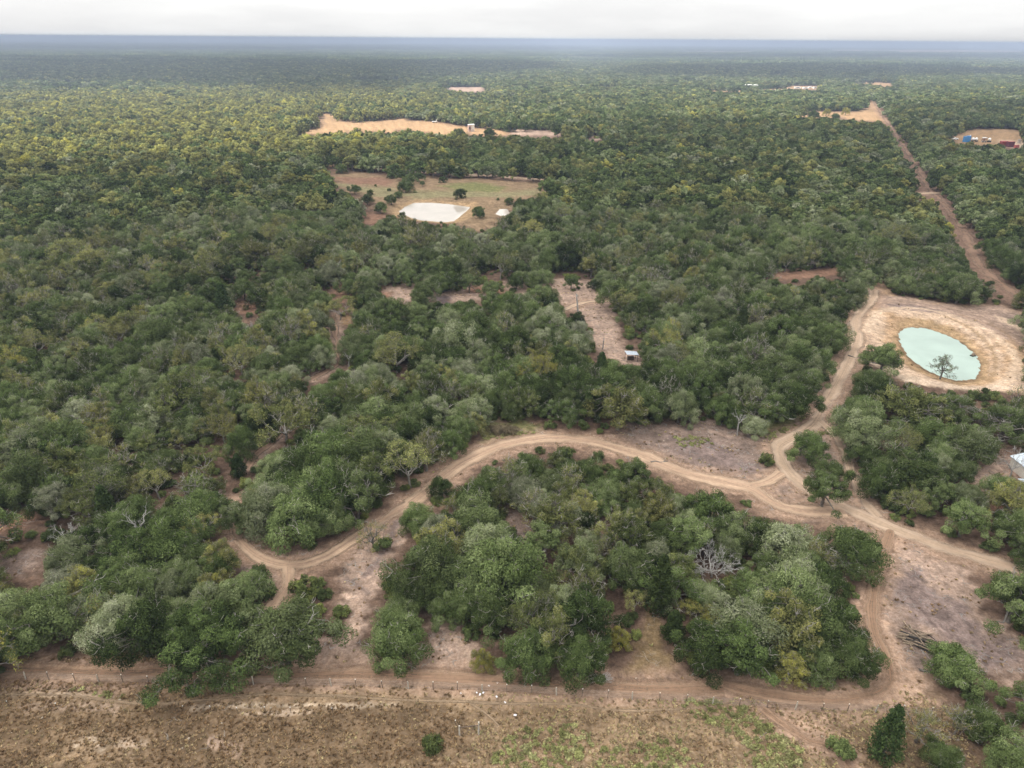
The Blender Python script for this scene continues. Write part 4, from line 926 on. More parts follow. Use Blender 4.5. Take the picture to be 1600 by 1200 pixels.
def colour_word(kd, tone):
    if kd == 'live_oak': return 'dark green' if tone < .26 else 'mid green' if tone < .44 else 'grey-green' if tone < .66 else 'silvery grey-green'
    if kd == 'post_oak': return 'olive green' if tone < .3 else 'yellow-olive' if tone < .6 else 'tawny' if tone < .8 else 'yellow'
    if kd == 'bush': return 'dark' if tone < .3 else 'green' if tone < .6 else 'yellow-green'
    if kd == 'pale': return 'pale'
    return 'dark'
NOUN = {'live_oak': 'oak', 'post_oak': 'post oak', 'bush': 'bush', 'cedar_tree': 'cedar', 'pale': 'twiggy tree'}
ORD = ['nearest', 'second', 'third', 'fourth', 'fifth', 'sixth', 'seventh', 'eighth', 'ninth', 'tenth', 'eleventh', 'twelfth', 'thirteenth', 'fourteenth', 'fifteenth', 'sixteenth', 'seventeenth', 'eighteenth', 'nineteenth', 'twentieth'] + ['farther'] * 200
BUCKET = {}
for kd, x, y, R, tn, fm, lab, lm in hand: place(kd, x, y, R, tn, fm, lab, zs=1.0)
app = Rw / dist
inpic = (pxW > -40) & (pxW < 1640) & (pyW < 1260)
LIMIT = {0: 230, 1: 230, 2: 130, 3: 24, 4: 40}
single = np.zeros(nW, bool)
LX = np.array([[a, b_] for _, a, b_ in LAND])
rows = []
for kk, lim in LIMIT.items():
    c = np.where((kind == kk) & inpic & (WB == 0))[0]
    c = c[np.argsort(-app[c])][:lim]; single[c] = True
    for i in c:
        p = PW[i]; dl = np.hypot(*(LX - p).T); j = int(np.argmin(dl)); dx, dy = p - LX[j]
        dr = ('right of' if dx > 0 else 'left of') if abs(dx) > abs(dy) else ('behind' if dy > 0 else 'in front of')
        key = (KW[kk], colour_word(KW[kk], tone[i]), j, dr); BUCKET.setdefault(key, []).append((dl[j], i))
single[(kind == 4)] = np.where(single[kind == 4], True, False)
print('bucket', sorted([len(v_) for v_ in BUCKET.values()])[-12:])
for (kd, cw_, j, dr), lst in BUCKET.items():
    lst.sort()
    for n_, (d_, i) in enumerate(lst):
        size = 'big' if Rw[i] > 4.6 else 'small' if Rw[i] < 3.1 and kd != 'bush' else ''
        lab = f"{cw_} {NOUN[kd]}, {ORD[n_]} {'one ' if n_ else ''}{dr} {LAND[j][0]}"
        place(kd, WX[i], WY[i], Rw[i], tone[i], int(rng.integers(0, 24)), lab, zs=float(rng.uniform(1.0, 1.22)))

# ------------------------------------------------------------------ the rest of the wood: stuff
protos = bpy.data.collections.new('tree_forms')
PROTO = []
def proto(me):
    o = bpy.data.objects.new('form_%03d' % len(PROTO), me); protos.objects.link(o); PROTO.append(o); return len(PROTO) - 1
full = {k_: [proto(f['joined']) for f in FORMS[KW[k_]]] for k_ in (0, 1, 2, 3)}
full[4] = []
for c, a, b_ in PALE_T:
    me = bpy.data.meshes.new('tree')
    def arrs(mm):
        v_ = np.empty(len(mm.vertices) * 3, np.float32); mm.vertices.foreach_get('co', v_); f_ = np.empty(len(mm.loops), np.int32); mm.loops.foreach_get('vertex_index', f_)
        ti = np.empty(len(mm.polygons), np.float32); mm.attributes['tint'].data.foreach_get('value', ti); return v_.reshape(-1, 3), f_.reshape(-1, 4), ti
    A1, B1, C1 = arrs(c), arrs(a), arrs(b_)
    tr = (np.vstack([B1[0], C1[0]]), np.vstack([B1[1], C1[1] + len(B1[0])]), np.concatenate([B1[2], C1[2]]))
    full[4].append(proto(joined('tree', A1, tr, [M_POST, M_BARK])))
mid, far = {}, {}
mid[0] = [proto(joined('tree', *oak_form(600 + s, ncl=30, per=110, leaf=.62, lod=1, airy=(0, .3, .5, 0, .2)[s], flat=(0, .2, 0, .3, 0)[s]), [M_OAK, M_BARK])) for s in range(5)]
mid[1] = [proto(joined('tree', *oak_form(620 + s, R=4.0, H=8.2, ncl=28, per=95, leaf=.58, lod=1, airy=.3, style='round' if s % 2 else 'dome'), [M_POST, M_BARK])) for s in range(4)]
mid[2] = [proto(joined('bush', *shrub_form(640 + s, ncl=10, per=30, leaf=.5), [M_SHRUB, M_BARK])) for s in range(2)]
mid[3] = [proto(joined('tree', *cedar_form(650 + s, ncl=26, per=30, leaf=.55, lod=1), [M_CEDAR, M_BARK])) for s in range(2)]
mid[4] = mid[1]
far[0] = [proto(joined('tree', *oak_form(660 + s, ncl=16, per=34, leaf=1.3, lod=2), [M_OAK, M_BARK])) for s in range(4)]
far[1] = [proto(joined('tree', *oak_form(670 + s, R=4.0, H=8, ncl=15, per=32, leaf=1.25, lod=2, style='round'), [M_POST, M_BARK])) for s in range(3)]
far[2] = far[0]; far[3] = far[0]; far[4] = far[1]
def scatter_stuff(name, pts, idx, scl, rot, tone_, coll, label=None):
    me = mesh(name, pts, [], [])
    for an, typ, arr in (('idx', 'INT', idx), ('scl', 'FLOAT_VECTOR', scl), ('rot', 'FLOAT_VECTOR', rot), ('tone', 'FLOAT', tone_)):
        a = me.attributes.new(an, typ, 'POINT'); a.data.foreach_set('vector' if typ == 'FLOAT_VECTOR' else 'value', np.asarray(arr, np.int32 if typ == 'INT' else np.float32).ravel())
    o = obj(name, me); tag(o, kind='stuff')
    ng = bpy.data.node_groups.new(name + '_scatter', 'GeometryNodeTree')
    ng.interface.new_socket('Geometry', in_out='INPUT', socket_type='NodeSocketGeometry'); ng.interface.new_socket('Geometry', in_out='OUTPUT', socket_type='NodeSocketGeometry')
    gi = ng.nodes.new('NodeGroupInput'); go = ng.nodes.new('NodeGroupOutput')
    ci = ng.nodes.new('GeometryNodeCollectionInfo'); ci.inputs['Collection'].default_value = coll; ci.inputs['Separate Children'].default_value = True; ci.inputs['Reset Children'].default_value = True
    mp_ = ng.nodes.new('GeometryNodeMeshToPoints'); ip = ng.nodes.new('GeometryNodeInstanceOnPoints'); ip.inputs['Pick Instance'].default_value = True
    def na(n_, dt):
        q = ng.nodes.new('GeometryNodeInputNamedAttribute'); q.data_type = dt; q.inputs['Name'].default_value = n_; return q.outputs['Attribute']
    er = ng.nodes.new('FunctionNodeEulerToRotation')
    k_ = ng.links.new
    k_(gi.outputs[0], mp_.inputs[0]); k_(mp_.outputs[0], ip.inputs['Points']); k_(ci.outputs[0], ip.inputs['Instance'])
    k_(na('idx', 'INT'), ip.inputs['Instance Index']); k_(na('rot', 'FLOAT_VECTOR'), er.inputs[0]); k_(er.outputs[0], ip.inputs['Rotation']); k_(na('scl', 'FLOAT_VECTOR'), ip.inputs['Scale'])
    k_(ip.outputs[0], go.inputs[0])
    mo = o.modifiers.new('scatter', 'NODES'); mo.node_group = ng
    return o
rest = np.where(~single)[0]
idx = np.zeros(len(rest), int); scl = np.zeros((len(rest), 3)); rot = np.zeros((len(rest), 3))
rot[:, 2] = rng.uniform(0, 6.28, len(rest)); zr = rng.uniform(.88, 1.12, len(rest))
ri = rng.integers(0, 1000, len(rest))
r0 = np.array([4.5, 4.0, 1.6, 2.3, 4.6])
for n_, i in enumerate(rest):
    kk = kind[i]; tab = full if dist[i] < 330 else mid if dist[i] < 1000 else far
    if tab is far: kk = 1 if kk in (1, 4) else 0
    if tab is mid and kk == 4: kk = 1
    lst = tab[kk]; idx[n_] = lst[ri[n_] % len(lst)]
    s = (max(Rw[i], 2.6) if tab is far else Rw[i]) / r0[kk]; scl[n_] = (s, s, min(s * 1.12, 1.3) * zr[n_])
pz = height(PW[rest])
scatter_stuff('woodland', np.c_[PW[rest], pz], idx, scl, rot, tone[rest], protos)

# undergrowth under the near trees
ux, uy = scatter(48, 330, 3.3, 77); up_ = np.stack([ux, uy], 1)
cov, foot = covered(ux, uy, np.full(len(ux), .8), np.full(len(ux), 1.2))
k_ = ~foot & (cov < .01) & (rng.uniform(0, 1, len(ux)) < .62)
up_ = up_[k_]; n_ = len(up_)
sc_ = rng.uniform(.35, .95, n_); rt = np.zeros((n_, 3)); rt[:, 2] = rng.uniform(0, 6.28, n_)
scatter_stuff('undergrowth', np.c_[up_, height(up_)], np.array(full[2])[rng.integers(0, 4, n_)], np.stack([sc_, sc_, sc_ * rng.uniform(.6, 1.1, n_)], 1), rt, rng.uniform(.05, .75, n_), protos)

# far wood: stands of low detail crowns from 2.5 km to the horizon
fcol = bpy.data.collections.new('stand_forms'); FP = []
for s in range(5):
    g = RG(700 + s); cen = np.c_[g.u(-26, 26, 42), g.u(-26, 26, 42), g.u(2.5, 6.0, 42)]
    arr = leaves_at(g, cen, g.u(4, 6.5, 42), 14, 4.2, squash=.6, shell=.7)
    o = bpy.data.objects.new('stand_%03d' % s, leafmesh('stand', arr, M_POST if s == 4 else M_OAK)); fcol.objects.link(o); FP.append(o)
fx, fy = [], []
for a, b_, sp in ((2600, 5000, 46), (5000, 10000, 62)):
    x, y = scatter(a, b_, sp, 90 + int(a)); k_ = np.abs(np.degrees(np.arctan2(x, y))) < 44; fx.append(x[k_]); fy.append(y[k_])
fx = np.concatenate(fx); fy = np.concatenate(fy)
cov, foot = covered(fx, fy, np.full(len(fx), 20.), np.full(len(fx), 6.)); k_ = ~foot & (cov < .3); fx, fy = fx[k_], fy[k_]; n_ = len(fx)
fr = np.hypot(fx, fy); sc_ = np.where(fr > 5000, 1.4, 1.05) * rng.uniform(.9, 1.15, n_); rt = np.zeros((n_, 3)); rt[:, 2] = rng.uniform(0, 6.28, n_)
fP = np.stack([fx, fy], 1)
scatter_stuff('far_woodland', np.c_[fP, np.zeros(n_)], rng.integers(0, 5, n_), np.stack([sc_, sc_, rng.uniform(.7, 1.25, n_)], 1), rt, np.clip(.36 + .18 * wob(fP, 700, 1) + .1 * rng.normal(size=n_), .05, .7), fcol)
print('far', n_)

# ------------------------------------------------------------------ air and clouds
def box_mesh(name, a, b_):
    mb = MB(); mb.box([(p + q) / 2 for p, q in zip(a, b_)], [q - p for p, q in zip(a, b_)]); return mesh(name, mb.V, mb.F)
HAZE = .00031
m, t, l = mat('haze_air'); o_ = N(t, 'ShaderNodeOutputMaterial'); pv = N(t, 'ShaderNodeVolumePrincipled')
pv.inputs['Color'].default_value = (.475, .565, .735, 1); pv.inputs['Density'].default_value = HAZE; pv.inputs['Anisotropy'].default_value = 0.0
l(pv.outputs[0], o_.inputs['Volume'])
hm = box_mesh('haze', (-43000, -43000, -4), (43000, 43000, 79)); hm.materials.append(m)
tag(obj('haze', hm), kind='stuff')
m, t, l = mat('cloud_white'); o_ = N(t, 'ShaderNodeOutputMaterial')
at = N(t, 'ShaderNodeAttribute', attribute_type='GEOMETRY', attribute_name='thick'); geo = N(t, 'ShaderNodeNewGeometry')
d = N(t, 'ShaderNodeBsdfDiffuse'); d.inputs[0].default_value = (.92, .92, .93, 1); tr = N(t, 'ShaderNodeBsdfTranslucent'); tr.inputs[0].default_value = (.95, .95, .96, 1)
ms = N(t, 'ShaderNodeMixShader'); ms.inputs[0].default_value = .72; l(d.outputs[0], ms.inputs[1]); l(tr.outputs[0], ms.inputs[2])
tp = N(t, 'ShaderNodeBsdfTransparent'); m2 = N(t, 'ShaderNodeMixShader'); n = noise(t, l, geo.outputs['Position'], .008, 4, .6)
v = mrange(t, l, n.outputs[0], .3, .7, .46, .66); mu = N(t, 'ShaderNodeMath', operation='MULTIPLY'); l(v.outputs[0], mu.inputs[0]); l(at.outputs['Fac'], mu.inputs[1])
mm_ = N(t, 'ShaderNodeMath', operation='MINIMUM'); mm_.inputs[1].default_value = .93; l(mu.outputs[0], mm_.inputs[0]); l(mm_.outputs[0], m2.inputs[0]); l(tp.outputs[0], m2.inputs[1]); l(ms.outputs[0], m2.inputs[2]); l(m2.outputs[0], o_.inputs[0]); M_CLOUD = m
CLOUD_Z = 750.0
def cloud(poly, feather, cell, thick, dens=1.0):
    poly = poly + SUND[:2] / SUND[2] * CLOUD_Z
    lo, hi = poly.min(0) - feather, poly.max(0) + feather
    nx, ny = int((hi[0] - lo[0]) / cell) + 2, int((hi[1] - lo[1]) / cell) + 2
    X, Y = np.meshgrid(np.linspace(lo[0], hi[0], nx), np.linspace(lo[1], hi[1], ny)); Q = np.stack([X.ravel(), Y.ravel()], 1)
    dd = sdist(Q, poly) + feather * .5 * wob(Q, feather * 5, 1) + feather * .25 * wob(Q, feather * 2.2, 3)
    k = 1 - sst(dd, -feather, feather * .6)
    top = CLOUD_Z + thick * np.sqrt(k) * (.75 + .25 * wob(Q, thick * 2.5, 2)); bot = CLOUD_Z - thick * .12 * k
    i = np.arange(ny - 1)[:, None] * nx; j = np.arange(nx - 1)[None]
    F = np.stack([i + j, i + j + 1, i + nx + j + 1, i + nx + j], -1).reshape(-1, 4); F = F[k[F].max(1) > .01]
    V = np.vstack([np.c_[Q, top], np.c_[Q, bot - .5]]); FF = np.vstack([F, F[:, ::-1] + len(Q)])
    o = obj('cloud', mesh('cloud', V, FF, [M_CLOUD], smooth=True, attrs={'thick': ('FLOAT', 'POINT', np.concatenate([k, k]) * dens)})); tag(o, kind='structure')
near_edge = [(-60, 268), (120, 262), (300, 268), (480, 250), (620, 232), (760, 222), (900, 198), (1050, 192), (1200, 200), (1330, 196), (1420, 168), (1640, 166)]
e_ = GL(near_edge)
cloud(np.vstack([[[-1500, e_[0][1] + 20]], e_, [[1500, e_[-1][1]], [1500, -900], [-1500, -900]]]), 55, 30, 160, 1.1)
cloud(GL([(-500, 90), (0, 90), (300, 92), (560, 97), (760, 96), (850, 100), (830, 110), (640, 128), (560, 148), (490, 156), (360, 141), (180, 134), (0, 134), (-500, 134)]), 60, 45, 260, 1.7)
cloud(GL([(960, 108), (1200, 102), (1420, 104), (1640, 112), (1640, 122), (1480, 120), (1330, 128), (1180, 126), (1000, 124)]), 90, 60, 260, 1.5)
cloud(GL([(-600, 74), (100, 73), (420, 75), (900, 76), (900, 79), (420, 80), (-600, 80)]), 200, 150, 300, 1.5)
cloud(GL([(880, 88), (1300, 86), (1900, 88), (1900, 93), (1300, 92), (880, 93)]), 120, 80, 260, 1.5)

# ------------------------------------------------------------------ plants of the open ground: stuff
def tuft_form(seed, n=26, h=.42, w_=.05, spread=.28):
    g = RG(seed); V = []; F = []; T_ = []
    for i in range(n):
        a = g.u(0, 6.28); b0 = np.array([g.u(-1, 1), g.u(-1, 1), 0]) * spread * .5; hh = h * g.u(.5, 1.1); out_ = np.array([math.cos(a), math.sin(a), 0]); sd = np.array([-out_[1], out_[0], 0]) * w_ * g.u(.6, 1.4)
        k0 = len(V); V += [b0 - sd, b0 + sd, b0 + out_ * hh * .35 + sd * .8 + [0, 0, hh * .7], b0 + out_ * hh * .75 + [0, 0, hh * .75]]
        F.append((k0, k0 + 1, k0 + 2, k0 + 3)); T_.append(g.u(-1, 1))
    return np.array(V), np.array(F), np.array(T_)
gcol = bpy.data.collections.new('tuft_forms')
def gproto(me):
    o = bpy.data.objects.new('tuft_%03d' % len(gcol.objects), me); gcol.objects.link(o); return len(gcol.objects) - 1
TU = [gproto(leafmesh('tuft', tuft_form(800 + s, h=(.34, .46, .4, .55)[s]), M_GRASS)) for s in range(4)]
WE = []
M_WEED = leaf_mat('weed_leaves', [(0.0, (.15, .16, .06)), (0.5, (.24, .25, .10)), (1.0, (.34, .33, .17))], trans=.3)
for s in range(3):
    c_, t_2 = shrub_form(820 + s, R=.5, H=.6, ncl=9, per=26, leaf=.15, airy=1); WE.append(gproto(leafmesh('weed', c_, M_WEED)))
g_ = RG(830)
ST = []
for s in range(3):
    tb = TB()
    for _ in range(3): p0 = np.append(g_.u(-.3, .3, 2), .03); a = g_.u(0, 6.28); tb.add([p0, p0 + np.array([math.cos(a), math.sin(a), .06]) * g_.u(.3, .8), p0 + np.array([math.cos(a + .3), math.sin(a + .3), .02]) * g_.u(.9, 1.5)], [.035, .03, .012], 3, g_.u(.0, .7))
    ST.append(gproto(leafmesh('stick', tb.arr(), M_DEAD)))
M_STONE = simple('pale_caliche', (.36, .31, .25), rough=.9, var=.2)
SN = []
for s in range(2):
    g = RG(840 + s); mb = MB(); prof = [(.02, -.1), (.26, -.06), (.30, .06), (.2, .17), (.03, .21)]
    mb.lathe((0, 0, 0), prof, 6); V = np.array(mb.V) * (1 + .25 * g.n(len(mb.V), 3)); SN.append(gproto(mesh('stone', V, mb.F, [M_STONE])))
def open_mask(x, y):
    px, py, _ = project(np.c_[x, y, np.zeros(len(x))]); ix, iy = (px / 2).astype(int), (py / 2).astype(int)
    ok_ = (ix >= 0) & (ix < MW) & (iy >= 0) & (iy < MH)
    return np.where(ok_, clear[np.clip(iy, 0, MH - 1), np.clip(ix, 0, MW - 1)], False), px, py
APRON = GL([(1332, 500), (1358, 446), (1378, 443), (1400, 464), (1470, 474), (1560, 478), (1640, 500), (1700, 640), (1560, 616), (1500, 612), (1455, 606), (1410, 600), (1385, 582), (1366, 572), (1350, 545)])
def off_road(Q):
    ok_ = ~(inside(Q, APRON) & (rng.uniform(0, 1, len(Q)) < .93))
    for nm, line, wd in ROADW:
        i = near(Q, line, wd)
        if len(i): ok_[i] &= seg_dist(Q[i], line) > wd * .5
    for poly, wz, nm in PONDS:
        i = near(Q, poly, 2)
        if len(i): ok_[i] &= sdist(Q[i], poly) > .6
    return ok_
def strew(name, r0, r1, sp, seed, prob, forms, size, tone_f):
    x, y = scatter(r0, r1, sp, seed); Q = np.stack([x, y], 1); om, px, py = open_mask(x, y)
    g = np.random.default_rng(seed + 1); pr = prob(Q, px, py); k_ = om & (g.uniform(0, 1, len(x)) < pr); Q = Q[k_]; k2 = off_road(Q); Q = Q[k2]; n_ = len(Q)
    sc_ = g.uniform(*size, n_); rt = np.zeros((n_, 3)); rt[:, 2] = g.uniform(0, 6.28, n_)
    scatter_stuff(name, np.c_[Q, height(Q)], np.array(forms)[g.integers(0, len(forms), n_)], np.stack([sc_, sc_, sc_ * g.uniform(.55, 1.0, n_)], 1), rt, tone_f(Q, g), gcol)
    print(name, n_)
FIELD = GL(AREAS[0][0])
def in_poly(px, py, poly): return inside(np.stack([px, py], 1), np.array(poly, float))
def p_field(Q, px, py):
    f = inside(Q, FIELD); pale = in_poly(px, py, [(350, 1062), (1000, 1078), (1000, 1112), (350, 1098)])
    return np.where(f, .66 + .26 * wob(Q, 3.2, 1) + .24 * wob(Q, 11, 2), 0) * np.where(pale, .45, 1)
strew('dry_grass', 48, 100, .38, 900, p_field, TU, (.32, .82), lambda Q, g: np.clip(.16 + .2 * wob(Q, 9, 2) + .13 * g.normal(size=len(Q)) + .25 * (Q[:, 0] > -5), 0, .7))
strew('sparse_grass', 62, 240, .75, 910, lambda Q, px, py: np.where(inside(Q, FIELD), 0, np.clip(.12 + .36 * wob(Q, 9, 2), 0, .6)), TU, (.35, .95), lambda Q, g: np.clip(.3 + .25 * wob(Q, 14, 1) + .15 * g.normal(size=len(Q)), 0, .8))
WEEDS = [[(1060, 1098), (1110, 1090), (1172, 1104), (1216, 1140), (1262, 1182), (1242, 1230), (1190, 1230), (1150, 1150), (1080, 1118)], [(780, 1150), (900, 1130), (930, 1160), (870, 1220), (760, 1220)], [(1040, 1064), (1120, 1060), (1132, 1078), (1050, 1082)], [(930, 1170), (1060, 1150), (1120, 1230), (930, 1230)],
         [(1162, 672), (1235, 645), (1258, 652), (1240, 668), (1200, 690)], [(748, 686), (800, 676), (850, 676), (840, 690), (790, 692)], [(1052, 682), (1110, 684), (1116, 698), (1060, 700)], [(1270, 665), (1300, 670), (1298, 690), (1280, 685)], [(1420, 505), (1440, 500), (1452, 508), (1430, 512)], [(100, 1075), (230, 1085), (260, 1105), (180, 1100)]]
def p_weed(Q, px, py):
    r = np.zeros(len(Q))
    for j, w_2 in enumerate(WEEDS): r = np.where(in_poly(px, py, w_2), (.85, .6, .6, .5, .6, .5, .45, .3, .6, .3)[j] + .3 * wob(Q, 3.5, 1), r)
    return r
strew('green_weeds', 48, 240, .62, 920, p_weed, WE, (.5, 1.15), lambda Q, g: np.clip(.5 + .2 * wob(Q, 7, 2) + .15 * g.normal(size=len(Q)), .1, .95))
strew('fallen_sticks', 62, 200, .9, 930, lambda Q, px, py: np.where(inside(Q, FIELD), .02, np.clip(.14 + .3 * wob(Q, 12, 3), 0, .5)), ST, (.4, 1.1), lambda Q, g: np.zeros(len(Q)))
strew('pale_stones', 62, 200, .8, 940, lambda Q, px, py: np.where(inside(Q, FIELD), .01, np.clip(.02 + .14 * wob(Q, 15, 0), 0, .2)) + .35 * in_poly(px, py, [(1360, 780), (1400, 775), (1440, 810), (1400, 815)]) + .3 * in_poly(px, py, [(1000, 695), (1030, 700), (1025, 715), (1000, 712)]), SN, (.15, .6), lambda Q, g: np.zeros(len(Q)))

# ------------------------------------------------------------------ fence along the field
def gz(p): return float(height(np.array([[p[0], p[1]]]))[0])
M_POSTW = simple('weathered_post', (.40, .37, .32), rough=.9, var=.25, scale=8); M_STEEL = simple('rusty_steel_post', (.10, .075, .06), rough=.8, var=.3, scale=9); M_CAP = simple('white_post_top', (.75, .75, .72), rough=.6); M_WIRE = simple('fence_wire', (.22, .20, .18), rough=.5, metal=.6)
fl = smooth_line(GL([(-90, 1056), (0, 1059), (159, 1066), (373, 1070), (478, 1071), (583, 1074), (793, 1082), (900, 1089), (1100, 1099), (1197, 1106), (1281, 1110), (1400, 1115), (1520, 1122), (1680, 1134)]), .4)
cum = np.concatenate([[0], np.cumsum(np.linalg.norm(np.diff(fl, axis=0), axis=1))])
def along(d): return np.array([np.interp(d, cum, fl[:, 0]), np.interp(d, cum, fl[:, 1])])
F0 = fl[0]
fence = empty('wire_fence', (F0[0], F0[1], gz(F0))); tag(fence, 'long barbed wire fence on wooden and steel posts along the rust brown field', 'fence')
def rel(p, z): return (p[0] - F0[0], p[1] - F0[1], z - gz(F0))
wp = MB(); wp.tube([(0, 0, -.4), (0.01, 0, .7), (0, .01, 1.42)], [.085, .08, .075], 8); wpm = mesh('wooden_post', wp.V, wp.F, [M_POSTW])
sp_ = MB(); sp_.box((0, 0, .5), (.075, .02, 1.75)); sp_.box((0, .025, .5), (.02, .04, 1.75)); spm = mesh('steel_post', sp_.V, sp_.F, [M_STEEL])
cap = MB(); cap.box((0, .01, 1.42), (.09, .075, .12)); capm = mesh('white_top', cap.V, cap.F, [M_CAP])
d_ = 1.0; kf = 0; SPC = 3.3
while d_ < cum[-1]:
    p = along(d_); z = gz(p)
    if kf % 3 == 0: o = obj('wooden_post', wpm, fence, rel(p, z)); o.rotation_euler = (random.uniform(-.05, .05), random.uniform(-.05, .05), random.uniform(0, 6)); o.scale = (1, 1, random.uniform(.9, 1.08))
    else:
        o = obj('steel_post', spm, fence, rel(p, z)); o.rotation_euler = (random.uniform(-.06, .06), random.uniform(-.06, .06), random.uniform(-.4, .4)); obj('white_top', capm, o)
    d_ += SPC * random.uniform(.94, 1.06); kf += 1
for hw in (.35, .65, .95, 1.25):
    ds = np.arange(0, cum[-1], 1.65); pts = [rel(along(d), gz(along(d)) + hw - .03 * (i % 2)) for i, d in enumerate(ds)]
    mb = MB(); mb.tube(pts, np.full(len(pts), .011), 3, False); mb.build('wire', M_WIRE, fence)
# old corner brace in the field
p = G(748, 1147); br_ = empty('corner_brace', (p[0], p[1], gz(p)), math.radians(8)); tag(br_, 'weathered wooden corner brace with a cross rail standing in the field below the litter', 'fence brace')
MB().tube([(0, 0, -.5), (0, .02, 1.2), (.03, 0, 2.15)], [.12, .11, .10], 8).build('post', M_POSTW, br_); MB().tube([(-2.3, .1, -.5), (-2.3, .1, 1.0), (-2.28, .1, 1.75)], [.10, .10, .09], 8).build('post', M_POSTW, br_)
MB().tube([(-2.28, .1, 1.45), (-1.1, .06, 1.5), (0, .0, 1.55)], [.06, .06, .06], 6).build('rail', M_STEEL, br_); MB().tube([(-2.25, .08, .2), (-.05, .02, 1.45)], [.012, .012], 4).build('brace_wire', M_WIRE, br_)
# white topped stakes of an older line
for k_, (px, py) in enumerate([(288, 1112), (330, 1112), (372, 1115), (415, 1114), (455, 1114), (14, 1104), (90, 1108), (712, 1135), (520, 1116)]):
    p = G(px, py); e = empty('field_stake', (p[0], p[1], gz(p)), random.uniform(0, 3)); obj('steel_post', spm, e).scale = (.8, .8, .72); o = obj('white_top', capm, e); o.location = (0, 0, -.40)
    tag(e, ['short steel stake with white top, first of five spaced across the field', 'short white-topped stake, second of the five across the field', 'short white-topped stake, third of the five across the field', 'short white-topped stake, fourth of the five across the field', 'short white-topped stake, fifth of the five across the field', 'thin white-topped stake at the far end of the field by the frame edge', 'thin white-topped stake under the pale path near the field end', 'bright white-topped stake beside the corner brace', 'white-topped stake midway between the five stakes and the corner brace'][k_], 'stake', 'white-topped field stakes')
# scraps of litter
M_SCRAP = simple('white_plastic', (.72, .72, .76), rough=.5, var=.1)
SCR = ['white plastic scraps heaped in the burnt grass ring', 'second white scrap in the burnt grass ring', 'crumpled white scrap at the rim of the burnt ring', 'white bag by the foot path right of the burnt ring', 'second white bag right of the burnt ring', 'flat white sheet lying farther down the field', 'white scrap on the far side of the fence above the ring', 'pale scrap by the fence post above the ring', 'small white scrap left of the burnt ring', 'white scrap under the fence, right of the ring']
for k_, ((px, py), sz) in enumerate(zip([(750, 1086), (755, 1083), (745, 1083), (776, 1089), (789, 1098), (805, 1118), (764, 1072), (778, 1068), (720, 1084), (818, 1072)], [.28, .25, .2, .24, .26, .32, .2, .24, .16, .16])):
    p = G(px, py); g = RG(950 + k_); n_ = 6; X, Y = np.meshgrid(np.linspace(-1, 1, n_), np.linspace(-1, 1, n_)); Vv = np.c_[X.ravel(), Y.ravel() * .7, np.abs(g.n(n_ * n_)) * .45 + .1] * sz * .6 + g.n(n_ * n_, 3) * .05 * sz
    i = np.arange(n_ - 1)[:, None] * n_; j = np.arange(n_ - 1)[None]; Ff = np.stack([i + j, i + j + 1, i + n_ + j + 1, i + n_ + j], -1).reshape(-1, 4)
    o = obj('plastic_scrap', mesh('plastic_scrap', Vv, Ff, [M_SCRAP]), None, (p[0], p[1], gz(p))); o.rotation_euler = (0, 0, g.u(0, 6)); tag(o, SCR[k_], 'litter', 'white litter by the fence')
# log pile
M_LOG = simple('split_log_bark', (.22, .17, .125), rough=.95, var=.35, scale=5, bump=.4); M_PALEW = simple('barkless_pale_log', (.22, .175, .125), rough=.9, var=.25, scale=5); M_CHAR = simple('charred_wood', (.035, .032, .03), rough=.95, var=.3)
p = G(1440, 1003); pile = empty('log_pile', (p[0], p[1], gz(p)), math.radians(-38)); tag(pile, 'heap of cut and charred logs beside the bare purple soil', 'log pile')
g = RG(960)
for i in range(44):
    Ln = g.u(1.6, 5.2); y = g.u(-1.6, 1.6); z = .12 + .85 * max(0, 1 - abs(y) / 1.7) * g.u(0, 1); x = g.u(-1.6, 1.6); a = g.u(-.35, .35) if i % 5 else g.u(-1.3, 1.3); r_ = g.u(.05, .15)
    dx, dy = math.cos(a) * Ln / 2, math.sin(a) * Ln / 2; tl = g.u(-.15, .15)
    q = bend(g, np.array([x - dx, y - dy, max(.08, z - tl)]), np.array([x + dx, y + dy, max(.08, z + tl)]), 4, .06)
    MB().tube(q, np.linspace(r_, r_ * .7, 4), 6).build('log', (M_LOG, M_PALEW, M_CHAR, M_LOG, M_CHAR)[i % 5], pile)
MB().lathe((1.9, .3, .3), [(.05, -.35), (.5, -.2), (.55, .15), (.3, .35), (.02, .4)], 9).build('stump', M_LOG, pile)
